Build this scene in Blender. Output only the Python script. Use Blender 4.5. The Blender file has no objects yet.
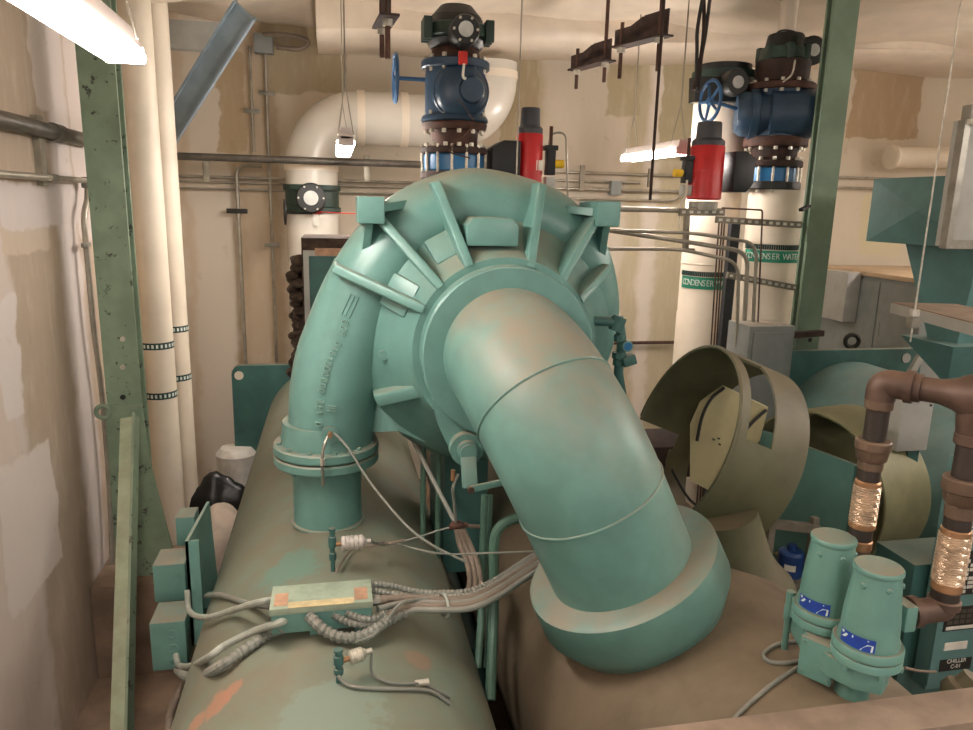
import bpy, bmesh, random
from math import *
from mathutils import Vector, Matrix
random.seed(7)
V = Vector
scene = bpy.context.scene
COL = scene.collection
# ------------------------------------------------------------------ camera
F = 735.0; CX, CY = 486.5, 365.0
CAMP = V((0, 0, 2.65))
PITCH = radians(12.3); YAW = radians(11.8); ROLL = radians(1.4)
fh = V((sin(YAW), cos(YAW), 0))
FW = fh*cos(PITCH) - V((0, 0, 1))*sin(PITCH)
r0 = V((cos(YAW), -sin(YAW), 0)); u0 = fh*sin(PITCH) + V((0, 0, 1))*cos(PITCH)
RT = r0*cos(ROLL) + u0*sin(ROLL); UP = -r0*sin(ROLL) + u0*cos(ROLL)
cam_data = bpy.data.cameras.new('camera'); cam = bpy.data.objects.new('camera', cam_data); COL.objects.link(cam)
cam.matrix_world = Matrix(((RT.x, UP.x, -FW.x, CAMP.x), (RT.y, UP.y, -FW.y, CAMP.y), (RT.z, UP.z, -FW.z, CAMP.z), (0, 0, 0, 1)))
cam_data.sensor_fit = 'HORIZONTAL'; cam_data.sensor_width = 36.0; cam_data.lens = F/973*36.0
cam_data.clip_start = 0.02; cam_data.clip_end = 60
scene.camera = cam

def at(x, y, X=None, Y=None, Z=None):
    "survey point: where the sight line of a photo position meets a plane of the room"
    d = RT*((x-CX)/F) - UP*((y-CY)/F) + FW
    if X is not None: t = (X-CAMP.x)/d.x
    elif Y is not None: t = (Y-CAMP.y)/d.y
    else: t = (Z-CAMP.z)/d.z
    return CAMP + d*t

# ------------------------------------------------------------------ materials
MATS = {}
def nt(m):
    m.use_nodes = True
    return m.node_tree.nodes, m.node_tree.links
def hexc(h):
    c = [int(h[i:i+2], 16)/255 for i in (0, 2, 4)]
    return tuple((x/12.92 if x <= .04045 else ((x+.055)/1.055)**2.4) for x in c) + (1,)
def math_node(N, L, op, a, b=None, clamp=False):
    n = N.new('ShaderNodeMath'); n.operation = op; n.use_clamp = clamp
    for i, v in enumerate((a, b)):
        if v is None: continue
        if hasattr(v, 'links'): L.new(v, n.inputs[i])
        else: n.inputs[i].default_value = v
    return n.outputs[0]
def mix_node(N, L, fac, a, b):
    n = N.new('ShaderNodeMix'); n.data_type = 'RGBA'
    for sock, v in ((n.inputs[0], fac), (n.inputs[6], a), (n.inputs[7], b)):
        if hasattr(v, 'links'): L.new(v, sock)
        else: sock.default_value = v
    return n.outputs[2]
def noise(N, L, vec, scale, detail=4, rough=.6):
    n = N.new('ShaderNodeTexNoise'); n.inputs['Scale'].default_value = scale
    n.inputs['Detail'].default_value = detail; n.inputs['Roughness'].default_value = rough
    L.new(vec, n.inputs['Vector']); return n.outputs['Fac']
def step(N, L, v, lo, hi):
    n = N.new('ShaderNodeMapRange'); n.interpolation_type = 'SMOOTHSTEP'
    L.new(v, n.inputs[0]); n.inputs[1].default_value = lo; n.inputs[2].default_value = hi
    return n.outputs[0]
def base(name, rough=.5, metal=0.0):
    m = bpy.data.materials.new(name); N, L = nt(m)
    b = N['Principled BSDF']; b.inputs['Roughness'].default_value = rough; b.inputs['Metallic'].default_value = metal
    g = N.new('ShaderNodeNewGeometry')
    MATS[name] = m
    return m, N, L, b, g
def paint(name, col, rough=.45, metal=0.0, var=.10, vscale=6, dust=0.0, dustcol='a08c78', worn=0.0, worncol='2c2a22', wscale=14, bump=.0, bscale=40, dlo=.15, dhi=.95, spec=.5, spots=()):
    """flat paint with a little tone variation, dust lying on upward faces, and worn flecks"""
    m, N, L, b, g = base(name, rough, metal)
    b.inputs['Specular IOR Level'].default_value = spec
    P = g.outputs['Position']
    c = hexc(col)
    nz = noise(N, L, P, vscale)
    dark = tuple(x*(1-var*2) for x in c[:3])+(1,); lite = tuple(min(1, x*(1+var*2)) for x in c[:3])+(1,)
    out = mix_node(N, L, step(N, L, nz, .3, .7), dark, lite)
    if worn > 0:
        w = noise(N, L, P, wscale, 6, .7)
        out = mix_node(N, L, step(N, L, w, .5+.28*(1-worn), .56+.28*(1-worn)), out, hexc(worncol))
    if dust > 0:
        sx = N.new('ShaderNodeSeparateXYZ'); L.new(g.outputs['Normal'], sx.inputs[0])
        up = step(N, L, sx.outputs['Z'], dlo, dhi)
        dn = noise(N, L, P, 5, 5, .65)
        f = math_node(N, L, 'MULTIPLY', up, step(N, L, dn, .15, .75))
        f = math_node(N, L, 'MULTIPLY', f, dust, True)
        out = mix_node(N, L, f, out, hexc(dustcol))
        r = math_node(N, L, 'MULTIPLY_ADD', f, .62-rough); r.node.inputs[2].default_value = rough
        L.new(r, b.inputs['Roughness'])
    for (c_, rad_, col_) in spots:
        vd = N.new('ShaderNodeVectorMath'); vd.operation = 'DISTANCE'; L.new(P, vd.inputs[0]); vd.inputs[1].default_value = c_
        dd = math_node(N, L, 'ADD', vd.outputs['Value'], math_node(N, L, 'MULTIPLY', math_node(N, L, 'SUBTRACT', noise(N, L, P, 9, 6, .7), .5), rad_*2.2))
        out = mix_node(N, L, math_node(N, L, 'MULTIPLY', step(N, L, dd, rad_*1.05, rad_*.7), .8), out, hexc(col_))
    L.new(out, b.inputs['Base Color'])
    if bump > 0:
        bn = N.new('ShaderNodeBump'); bn.inputs['Strength'].default_value = bump; bn.inputs['Distance'].default_value = .01
        L.new(noise(N, L, P, bscale, 5), bn.inputs['Height']); L.new(bn.outputs[0], b.inputs['Normal'])
    return m
def lamp(name, col, strength):
    m, N, L, b, g = base(name)
    b.inputs['Emission Color'].default_value = hexc(col); b.inputs['Emission Strength'].default_value = strength
    b.inputs['Base Color'].default_value = (1, 1, 1, 1)
    return m

def pale(h, lift=.05, fade=.12):
    c = hexc(h); g = sum(c[:3])/3
    return tuple((x+(g-x)*fade)*(1-lift)+.84*lift for x in c[:3])+(1,)
def drywall(name, axis, bands, patches):
    """gypsum board with joint-compound bands along one axis: bands = (position, colour) in metres; patches = (c1, half1, z, halfz, colour)"""
    m, N, L, b, g = base(name, .85)
    P = g.outputs['Position']
    s = N.new('ShaderNodeSeparateXYZ'); L.new(P, s.inputs[0])
    v = s.outputs[axis]; z = s.outputs['Z']
    n1 = noise(N, L, P, 2.2, 3); n2 = noise(N, L, P, 9, 4)
    off = math_node(N, L, 'ADD', math_node(N, L, 'MULTIPLY', math_node(N, L, 'SUBTRACT', n1, .5), .22), math_node(N, L, 'MULTIPLY', math_node(N, L, 'SUBTRACT', n2, .5), .07))
    vv = math_node(N, L, 'ADD', v, off)
    lo, hi = bands[0][0], bands[-1][0]
    t = math_node(N, L, 'DIVIDE', math_node(N, L, 'SUBTRACT', vv, lo), hi-lo)
    r = N.new('ShaderNodeValToRGB'); L.new(t, r.inputs[0]); cr = r.color_ramp; cr.interpolation = 'LINEAR'
    pts = []
    for i, (p, c) in enumerate(bands):
        q = (p-lo)/(hi-lo)
        if i: pts.append((max(0, q-.003), bands[i-1][1]))
        pts.append((min(1, q+.003), c))
    pts = pts[:32]
    while len(cr.elements) < len(pts): cr.elements.new(.5)
    for e, (q, c) in zip(cr.elements, sorted(pts, key=lambda k: k[0])): e.position = q; e.color = pale(c)
    out = r.outputs[0]
    zz = math_node(N, L, 'ADD', z, math_node(N, L, 'MULTIPLY', off, .8))
    for (c1, h1, cz, hz, c) in patches:
        a = math_node(N, L, 'ABSOLUTE', math_node(N, L, 'SUBTRACT', vv, c1)); d = math_node(N, L, 'ABSOLUTE', math_node(N, L, 'SUBTRACT', zz, cz))
        f = math_node(N, L, 'MULTIPLY', step(N, L, a, h1+.012, h1-.012), step(N, L, d, hz+.012, hz-.012))
        out = mix_node(N, L, f, out, pale(c))
    # trowel streaks and scuffs
    ms = N.new('ShaderNodeMapping'); L.new(P, ms.inputs[0]); ms.inputs['Scale'].default_value = (5, 5, 1.2)
    st = noise(N, L, ms.outputs[0], 2.5, 6, .7)
    out = mix_node(N, L, math_node(N, L, 'MULTIPLY', step(N, L, st, .45, .8), .35), out, hexc('d8cabb'))
    out = mix_node(N, L, math_node(N, L, 'MULTIPLY', step(N, L, n2, .62, .8), .35), out, hexc('8c7a66'))
    L.new(out, b.inputs['Base Color'])
    bn = N.new('ShaderNodeBump'); bn.inputs['Strength'].default_value = .15; bn.inputs['Distance'].default_value = .01
    L.new(n2, bn.inputs['Height']); L.new(bn.outputs[0], b.inputs['Normal'])
    return m

# ------------------------------------------------------------------ mesh building
def frame(d):
    d = V(d).normalized()
    a = V((0, 0, 1)) if abs(d.z) < .9 else V((1, 0, 0))
    x = a.cross(d).normalized(); y = d.cross(x).normalized()
    return x, y, d
def catmull(pts, n=6):
    pts = [V(p) for p in pts]
    if len(pts) < 3: return pts
    P = [2*pts[0]-pts[1]] + pts + [2*pts[-1]-pts[-2]]
    out = []
    for i in range(1, len(P)-2):
        a, b, c, d = P[i-1:i+3]
        for k in range(n):
            t = k/n
            out.append(.5*((2*b)+(c-a)*t+(2*a-5*b+4*c-d)*t*t+(3*b-a-3*c+d)*t**3))
    out.append(pts[-1]); return out
def fillet(pts, r, n=6):
    "polyline with its corners rounded"
    pts = [V(p) for p in pts]; out = [pts[0]]
    for i in range(1, len(pts)-1):
        a, b, c = pts[i-1:i+2]
        u, w = (a-b), (c-b); k = min(r, u.length*.48, w.length*.48)
        p, q = b+u.normalized()*k, b+w.normalized()*k
        for j in range(n+1):
            t = j/n; out.append((1-t)**2*p+2*t*(1-t)*b+t*t*q)
    out.append(pts[-1]); return out

class MB:
    def __init__(self): self.bm = bmesh.new()
    def _poly(self, vs):
        try: return self.bm.faces.new(vs)
        except ValueError: return None
    def box(self, c, size, ax=None, bevel=0.0):
        c = V(c); X, Y, Z = ax if ax else (V((1, 0, 0)), V((0, 1, 0)), V((0, 0, 1)))
        X, Y, Z = V(X), V(Y), V(Z); hx, hy, hz = [s/2 for s in size]
        v = [self.bm.verts.new(c+X*hx*i+Y*hy*j+Z*hz*k) for i in (-1, 1) for j in (-1, 1) for k in (-1, 1)]
        fs = [self.bm.faces.new([v[i] for i in q]) for q in ((0, 1, 3, 2), (4, 6, 7, 5), (0, 4, 5, 1), (2, 3, 7, 6), (0, 2, 6, 4), (1, 5, 7, 3))]
        if bevel > 0:
            es = list({e for f in fs for e in f.edges})
            bmesh.ops.bevel(self.bm, geom=es, offset=bevel, segments=2, profile=.6, affect='EDGES')
        return self
    def bb(self, lo, hi, bevel=0.0):
        lo, hi = V(lo), V(hi)
        return self.box((lo+hi)/2, [abs(hi[i]-lo[i]) for i in range(3)], None, bevel)
    def beam(self, p, q, w, h, up=None, bevel=0.0):
        "rectangular bar from p to q"
        p, q = V(p), V(q); d = (q-p).normalized()
        if up is None: x, y, _ = frame(d)
        else:
            x = V(up).cross(d).normalized(); y = d.cross(x).normalized()
        return self.box((p+q)/2, (w, h, (q-p).length), (x, y, d), bevel)
    def lathe(self, prof, o, d, seg=32, a0=0.0, a1=2*pi, ref=None):
        "profile [(radius, height along d)] swept about an axis; full turn or a sector"
        o = V(o); x, y, d = frame(d)
        if ref is not None:
            y = d.cross(V(ref)).normalized(); x = y.cross(d).normalized()
        full = abs(a1-a0-2*pi) < 1e-6
        n = seg if full else seg+1
        rings = []
        for r, h in prof:
            if r < 1e-6 and full: rings.append([self.bm.verts.new(o+d*h)])
            else: rings.append([self.bm.verts.new(o+d*h+(x*cos(a0+(a1-a0)*i/seg)+y*sin(a0+(a1-a0)*i/seg))*r) for i in range(n)])
        for A, B in zip(rings, rings[1:]):
            for i in range(seg):
                j = (i+1) % n
                if len(A) == 1 and len(B) == 1: continue
                if len(A) == 1: self._poly([A[0], B[j], B[i]])
                elif len(B) == 1: self._poly([A[i], A[j], B[0]])
                else: self._poly([A[i], A[j], B[j], B[i]])
        return self
    def cyl(self, p, q, r, r2=None, seg=16):
        p, q = V(p), V(q); r2 = r if r2 is None else r2; h = (q-p).length
        return self.lathe([(0, 0), (r, 0), (r2, h), (0, h)], p, q-p, seg)
    def tube(self, pts, r, seg=10, caps=True):
        pts = [V(p) for p in pts]; rs = r if isinstance(r, (list, tuple)) else [r]*len(pts)
        T = []
        for i in range(len(pts)):
            a = pts[max(0, i-1)]; b = pts[min(len(pts)-1, i+1)]; T.append((b-a).normalized())
        x, y, _ = frame(T[0]); rings = []
        for i, p in enumerate(pts):
            if i:
                x = (x - T[i]*x.dot(T[i])).normalized()
            y = T[i].cross(x).normalized()
            rings.append([self.bm.verts.new(p+(x*cos(2*pi*k/seg)+y*sin(2*pi*k/seg))*rs[i]) for k in range(seg)])
        for A, B in zip(rings, rings[1:]):
            for k in range(seg):
                j = (k+1) % seg; self._poly([A[k], A[j], B[j], B[k]])
        if caps: self._poly(rings[0][::-1]); self._poly(rings[-1])
        return self
    def prism(self, poly, thick, o=(0, 0, 0), ax=None):
        "polygon [(u,v)] in plane (ax0, ax1), extruded along ax2 by thick from o"
        X, Y, Z = [V(a) for a in (ax or ((1, 0, 0), (0, 1, 0), (0, 0, 1)))]; o = V(o)
        A = [self.bm.verts.new(o+X*u+Y*v) for u, v in poly]; B = [self.bm.verts.new(o+X*u+Y*v+Z*thick) for u, v in poly]
        self._poly(A[::-1]); self._poly(B); n = len(poly)
        for i in range(n): self._poly([A[i], A[(i+1) % n], B[(i+1) % n], B[i]])
        return self
    def hull(self, bottom, top):
        "solid between two matching 3D polygons"
        A = [self.bm.verts.new(V(p)) for p in bottom]; B = [self.bm.verts.new(V(p)) for p in top]
        self._poly(A[::-1]); self._poly(B); n = len(A)
        for i in range(n): self._poly([A[i], A[(i+1) % n], B[(i+1) % n], B[i]])
        return self
    def torus(self, o, d, R, r, seg=28, s2=8, a0=0.0, a1=2*pi):
        x, y, d = frame(d); o = V(o); full = abs(a1-a0-2*pi) < 1e-6
        n = seg if full else seg+1; rings = []
        for i in range(n):
            a = a0+(a1-a0)*i/seg; e = x*cos(a)+y*sin(a)
            rings.append([self.bm.verts.new(o+e*(R+r*cos(2*pi*k/s2))+d*r*sin(2*pi*k/s2)) for k in range(s2)])
        for i in range(seg):
            A, B = rings[i], rings[(i+1) % n]
            for k in range(s2): self._poly([A[k], A[(k+1) % s2], B[(k+1) % s2], B[k]])
        return self
    def sphere(self, o, r, seg=12, sc=(1, 1, 1)):
        o = V(o); prof = [(r*sin(pi*i/8), -r*cos(pi*i/8)) for i in range(9)]
        b0 = len(self.bm.verts); self.lathe([(0 if i in (0, 8) else a, h) for i, (a, h) in enumerate(prof)], o, (0, 0, 1), seg)
        self.bm.verts.ensure_lookup_table()
        for v in self.bm.verts[b0:]:
            w = v.co-o; v.co = o+V((w.x*sc[0], w.y*sc[1], w.z*sc[2]))
        return self
    def build(self, name, mat, parent=None, smooth=38, loc=None):
        bm = self.bm
        bmesh.ops.recalc_face_normals(bm, faces=bm.faces[:])
        for f in bm.faces: f.smooth = True
        for e in bm.edges:
            if len(e.link_faces) != 2 or e.calc_face_angle(0) > radians(smooth): e.smooth = False
        if parent is not None:
            r = parent
            while r.parent is not None: r = r.parent
            O = V(r.location)
        elif loc is not None: O = V(loc)
        else:
            xs = [v.co for v in bm.verts]
            O = V(((min(c.x for c in xs)+max(c.x for c in xs))/2, (min(c.y for c in xs)+max(c.y for c in xs))/2, min(c.z for c in xs)))
        for v in bm.verts: v.co -= O
        me = bpy.data.meshes.new(name); bm.to_mesh(me); bm.free()
        o = bpy.data.objects.new(name, me); COL.objects.link(o)
        me.materials.append(MATS[mat])
        if parent is not None: o.parent = parent
        else: o.location = O
        return o
def thing(name, label, cat, loc, group=None):
    o = bpy.data.objects.new(name, None); COL.objects.link(o); o.location = V(loc); o.empty_display_size = .1
    return tag(o, label, cat, group)
def tag(o, label, cat, group=None, kind=None):
    o['label'] = label; o['category'] = cat
    if group: o['group'] = group
    if kind: o['kind'] = kind
    return o
def struct(o): o['kind'] = 'structure'; return o
def plabel(o, label): o['label'] = label; return o
def dup(root, loc, label, group=None):
    "a copy of a thing with copies of its parts and sub-parts"
    r = root.copy(); COL.objects.link(r); r.location = V(loc); r['label'] = label
    if group: r['group'] = group
    for ch in list(root.children):
        c = ch.copy(); COL.objects.link(c); c.parent = r
        for g in list(ch.children):
            d = g.copy(); COL.objects.link(d); d.parent = c
    return r
def text_mesh(name, body, size, mat, parent, o, X, Y, depth=.002, align='CENTER', xscale=1.0):
    "raised lettering: baseline along X, up along Y, at world point o"
    cu = bpy.data.curves.new(name, 'FONT'); cu.body = body; cu.size = size; cu.extrude = depth; cu.align_x = align; cu.align_y = 'CENTER'
    t = bpy.data.objects.new(name+'_source', cu); COL.objects.link(t)
    dg = bpy.context.evaluated_depsgraph_get(); me = bpy.data.meshes.new_from_object(t.evaluated_get(dg))
    bpy.data.objects.remove(t); me.name = name
    X, Y = V(X).normalized(), V(Y).normalized(); Z = X.cross(Y)
    r = parent
    while r.parent is not None: r = r.parent
    O = V(r.location)
    for v in me.vertices: v.co = V(o)-O+X*v.co.x*xscale+Y*v.co.y+Z*v.co.z
    me.materials.clear(); me.materials.append(MATS[mat])
    ob = bpy.data.objects.new(name, me); COL.objects.link(ob); ob.parent = parent
    return ob
def depth(p): return (V(p)-CAMP).dot(FW)
def px2m(n, p): return n*depth(p)/F
def bolt_parts(parent, o, d, R, n, r=.012, h=.02, mat='bolt', a0=0.0, name='bolt'):
    "single hex bolts on a pitch circle, each a part"
    root = parent
    while root.parent is not None: root = root.parent
    x, y, d = frame(d); o = V(o); first = None
    for i in range(n):
        a = a0+2*pi*i/n; p = o+(x*cos(a)+y*sin(a))*R
        if first is None:
            m = MB(); m.cyl(p, p+d*h, r, seg=6); first = m.build(name, mat, parent); p0 = p
        else:
            c = first.copy(); COL.objects.link(c); c.location = V(first.location)+(p-p0); c.parent = parent
Z_ = V((0, 0, 1))
# ================================================================== materials used
paint('teal', '628c84', .33, var=.05, dust=.85, dustcol='9a8c76', dlo=.35, dhi=1.0, worn=.12, worncol='7fae9f', wscale=9)
paint('teal_side', '628c84', .40, var=.05, dust=.6, dustcol='a09280', dlo=.5, dhi=1.0)
paint('teal_dusty', '628b82', .38, var=.06, dust=1.0, dustcol='8d806f', dlo=.0, dhi=.85)
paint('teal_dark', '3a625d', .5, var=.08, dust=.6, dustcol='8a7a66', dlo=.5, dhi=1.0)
paint('teal_hood', '587f7d', .5, var=.06, dust=.3)
paint('condenser_paint', '6f7f70', .62, spots=[((-.355, 1.93, 1.25), .055, 'a5765e'), ((-.405, 1.92, 1.21), .05, 'a5765e'), ((-.31, 1.95, 1.28), .035, 'a5765e'), ((-.18, 2.55, 1.34), .13, '648577'), ((-.02, 1.72, 1.36), .15, '79887a'), ((.23, 1.99, 1.29), .05, '8a735f')],  var=.06, vscale=2, dust=.75, dustcol='7a6c58', dlo=-.6, dhi=.6, worn=.12, worncol='8a7560', wscale=3)
paint('evaporator_paint', '665946', .72, var=.10, vscale=3, dust=.8, dustcol='7c6d58', dlo=-.2, dhi=.9, worn=.15, worncol='6a5a4a', wscale=5)
paint('green_steel', '788b74', .6, var=.08, vscale=5, worn=.70, worncol='3c3f34', wscale=16, dust=.3)
paint('green_steel_pale', '8f9c80', .6, var=.10, vscale=8, worn=.3, worncol='5a5c48', wscale=20, dust=.5)
paint('green_steel_right', '6c806a', .6, var=.06, vscale=5, worn=.5, worncol='39402f', wscale=20, dust=.3)
paint('pvc', 'dcd0bd', .5, var=.03, vscale=3, worn=.10, worncol='b3a48c', wscale=6)
paint('pvc_gloss', 'cfc8bc', .25, var=.02, vscale=3)
paint('sheet', 'd6c8b6', .55, var=.05, vscale=2, bump=.6, bscale=3)
paint('floor_mat', '7a6654', .85, var=.15, vscale=3, worn=.3, worncol='5a493a', wscale=5)
paint('galv', '8e8a80', .4, .7, var=.10, vscale=12)
paint('conduit', 'a39c8e', .38, .55, var=.08, vscale=10)
paint('conduit_dark', '5e5850', .45, .5, var=.12, vscale=10)
paint('strut', '8a8374', .5, .4, var=.10, vscale=14)
paint('grey_box', '7f8380', .5, var=.05, dust=.9, dustcol='a3927d')
paint('grey_light', 'a4a39c', .5, var=.05, dust=.6, dustcol='a3927d')
paint('black_iron', '1c1d1b', .45, var=.15, dust=.5, dustcol='4d453b')
paint('black_green', '243a31', .45, var=.15)
paint('black_plastic', '17181a', .5, var=.1)
paint('grey_plastic', '3c3e42', .5, var=.06)
paint('rust', '4a2e22', .75, var=.2, vscale=12, worn=.3, worncol='2c1d17')
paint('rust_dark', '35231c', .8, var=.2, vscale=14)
paint('blue_paint', '2c4358', .35, var=.08, vscale=8, worn=.12, worncol='4a5c6c', wscale=14)
paint('blue_bright', '1e6a9c', .35, var=.10, vscale=8)
paint('blue_wheel', '2c567e', .4, var=.08)
paint('blue_grey', '7f8e98', .55, var=.06, vscale=6)
paint('red_paint', 'c01f22', .35, var=.05)
paint('yellow', 'e0b81c', .4)
paint('bolt', 'c2bcae', .4, .5, var=.12, vscale=30)
paint('dial', 'b9bab4', .4)
paint('white_tag', 'd8d4c8', .6)
paint('red_tag', 'c2281e', .6)
paint('rag', 'b08c74', .95, var=.12)
paint('black_band', '1d3b36', .6)
paint('green_label', '1f8a6c', .5, var=.04)
paint('label_white', 'd8e2da', .5)
paint('wire', '8f887a', .4, .4)
paint('wire_rope', '9a9082', .5, .3)
paint('cable_black', '221d1a', .6)
paint('cable_grey', '777b73', .55, var=.08, dust=.5, dustcol='98897a')
paint('cable_tan', '7a6c5e', .6, var=.10)
paint('olive', '57573f', .55, var=.10, vscale=4, dust=.6, dustcol='7f6d5a', worn=.25, worncol='5c4636', wscale=5, dlo=.0)
paint('olive_in', '6f6f4e', .6, var=.08, vscale=4)
paint('olive_pale', 'a49b74', .6, var=.06, vscale=3, worn=.1, worncol='86744f', wscale=20)
paint('olive_cover', '7f7c5c', .55, var=.10, vscale=4, worn=.22, worncol='5a4c36', wscale=6)
paint('copper_dirty', '57443a', .5, .3, var=.14, vscale=8, worn=.2, worncol='4d3a2e', wscale=9, dust=.4, dustcol='9c7d68')
paint('bronze', '665242', .5, .25, var=.10, vscale=10, dust=.5, dustcol='96806c')
paint('brass', 'a87f5c', .4, .6, var=.10, vscale=12)
paint('braid', 'bfa890', .3, .65, var=.15, vscale=40)
paint('black_hose', '2f2620', .5, var=.1)
paint('relief_paint', '628b80', .4, var=.04, dust=.9, dustcol='a08a76', dlo=.6, dhi=1.0)
paint('label_blue', '1c3f9a', .4)
paint('placard_black', '14130f', .5)
paint('placard_white', 'd6d2c6', .6)
paint('cream_label', 'c6b48a', .6, var=.1, vscale=20, worn=.2, worncol='b5805e', wscale=12)
paint('peach_wear', 'b08a6e', .7, var=.12, vscale=18, worn=.25, worncol='7e9686', wscale=15)
paint('sack', 'b7a898', .9, var=.08, vscale=6, bump=.5, bscale=12)
paint('bag_black', '1a1918', .35, var=.1, bump=.6, bscale=14)
paint('bucket', 'd9d3c8', .5)
paint('brown_mat', '3f3126', .95, var=.25, vscale=18, bump=.8, bscale=25)
paint('wood_top', 'b49c7e', .6, var=.08, vscale=4)
paint('blue_can', '1c3f78', .4)
paint('rubber', '1a1a18', .6)
paint('cable_pale', '9da196', .55, var=.06, vscale=20)
paint('pale_filter', 'b0a8a0', .5, var=.05, vscale=30)
paint('cast_edge', '7d9e94', .5, var=.08, vscale=40)
paint('peach_dust', '8a7766', .8, var=.08, vscale=10)
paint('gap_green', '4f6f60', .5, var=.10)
paint('lid_worn', '93a08c', .55, var=.08, vscale=14, worn=.3, worncol='b9a17c', wscale=18)
lamp('lamp_tube', 'fff6ee', 80.0)

# ================================================================== the room
XL, XR, YB, YF, ZC = -1.35, 7.2, 6.8, -2.2, 4.1
mud, mudp = 'cfc1a9', 'd3c5b2'
bx = lambda p: at(p, 250, Y=YB).x
backb = [(XL-.1, mudp), (bx(183), 'c9b294'), (bx(193), mudp), (bx(236), 'b89f7c'), (bx(247), 'c4ae8e'), (bx(272), 'b59c7a'), (bx(284), mud), (bx(300), 'c9b79d'),
         (bx(340), mud), (bx(430), 'c2b094'), (bx(500), 'b5a585'), (bx(538), 'c6b9a4'), (bx(622), 'b3a480'), (bx(640), 'd2c6b6'), (bx(655), 'b6a783'), (bx(692), mud),
         (bx(815), 'd6c8b8'), (bx(842), 'ccbf9c'), (XR+.1, 'ccbf9c')]
def pz(x0, x1, y0, y1, c):
    a, b_, t, l = at(x0, (y0+y1)/2, Y=YB).x, at(x1, (y0+y1)/2, Y=YB).x, at((x0+x1)/2, y0, Y=YB).z, at((x0+x1)/2, y1, Y=YB).z
    return ((a+b_)/2, (b_-a)/2, (t+l)/2, (t-l)/2, c)
patches = [pz(262, 345, 10, 92, 'a8956f'), pz(218, 246, 50, 150, 'b39870'), pz(608, 641, 62, 116, 'a89872'), pz(662, 692, 58, 160, 'a5966f'), pz(500, 538, 50, 150, 'a8956c'),
           pz(852, 922, 60, 138, 'b0936c'), pz(860, 905, 195, 255, 'cfc29a')]
drywall('wall_back_mat', 'X', backb, patches)
yl = lambda p: at(p, 300, X=XL).y
leftb = [(YF-.1, 'c8b5a6'), (yl(2), 'c9b9ae'), (yl(12), 'ab957c'), (yl(66), 'd4c6be'), (yl(84), 'b59e84'), (yl(100), 'c8ab84'), (yl(120), mud), (YB+.1, mud)]
def py(x0, x1, y0, y1, c):
    xm, ym = (x0+x1)/2, (y0+y1)/2
    a, b_, t, l = at(x0, ym, X=XL).y, at(x1, ym, X=XL).y, at(xm, y0, X=XL).z, at(xm, y1, X=XL).z
    return ((a+b_)/2, abs(b_-a)/2, (t+l)/2, abs(t-l)/2, c)
lp = [py(0, 88, 185, 225, 'cdbfb8'), py(0, 50, 225, 250, 'c2ae96'), py(0, 60, 450, 600, 'd2c4ba'), py(70, 92, 20, 240, 'd2c3ba'), py(30, 48, 0, 110, 'd0c0b4'), py(0, 20, 300, 420, 'd2c6be')]
drywall('wall_left_mat', 'Y', leftb, lp)
drywall('wall_right_mat', 'Y', [(YF-.1, 'c8b59c'), (2, 'cdbfab'), (4, 'b89f7e'), (5, mud), (YB+.1, mud)], [])
T = .12
struct(MB().bb((XL-T, YF, -T), (XR+T, YB+T, 0)).build('floor', 'floor_mat'))
struct(MB().bb((XL-T, YB, 0), (XR+T, YB+T, ZC+.3)).build('wall_back', 'wall_back_mat'))
struct(MB().bb((XL-T, YF, 0), (XL, YB, ZC+.3)).build('wall_left', 'wall_left_mat'))
struct(MB().bb((XR, YF, 0), (XR+T, YB, ZC+.3)).build('wall_right', 'wall_right_mat'))
# ceiling: white faced insulation, sagging between its pins
bm = MB(); nx, ny = 60, 60
def sag(x, y): return ZC-.34*exp(-((x+1.0)/.55)**2-((y-5.0)/.9)**2)+.05*(sin(x*2.3+1.1*sin(y*1.7))*sin(y*1.9+.7)) + .02*sin(x*5.1+y*3.3)
g_ = [[bm.bm.verts.new((XL+(XR-XL)*i/nx, YF+(YB-YF)*j/ny, sag(XL+(XR-XL)*i/nx, YF+(YB-YF)*j/ny))) for j in range(ny+1)] for i in range(nx+1)]
h_ = [[bm.bm.verts.new((XL+(XR-XL)*i/nx, YF+(YB-YF)*j/ny, ZC+.3)) for j in range(ny+1)] for i in range(nx+1)]
for i in range(nx):
    for j in range(ny):
        bm._poly([g_[i][j], g_[i+1][j], g_[i+1][j+1], g_[i][j+1]]); bm._poly([h_[i][j], h_[i][j+1], h_[i+1][j+1], h_[i+1][j]])
for i in range(nx):
    for j in (0, ny): bm._poly([g_[i][j], h_[i][j], h_[i+1][j], g_[i+1][j]])
for j in range(ny):
    for i in (0, nx): bm._poly([g_[i][j], h_[i][j], h_[i][j+1], g_[i][j+1]])
struct(bm.build('ceiling', 'sheet', smooth=60))
# white wrapped soffit under the ceiling along the back wall
bm = MB(); n = 40; ring = []
for i in range(n+1):
    x = -.10+(XR+.10)*i/n; zl = 3.86+.16*min(1, max(0, (x+.1)/5)) + .012*sin(x*4)
    pts = [(x, YB, ZC+.1), (x, 6.02, ZC+.1), (x, 6.0+.015*sin(x*3), (ZC+zl)/2), (x, 6.0, zl+.04), (x, 6.05, zl), (x, YB, zl)]
    ring.append([bm.bm.verts.new(p) for p in pts])
for A, B in zip(ring, ring[1:]):
    for k in range(6): bm._poly([A[k], A[(k+1) % 6], B[(k+1) % 6], B[k]])
bm._poly(ring[0]); bm._poly(ring[-1])
struct(bm.build('trim_1', 'sheet', smooth=50))
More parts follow.
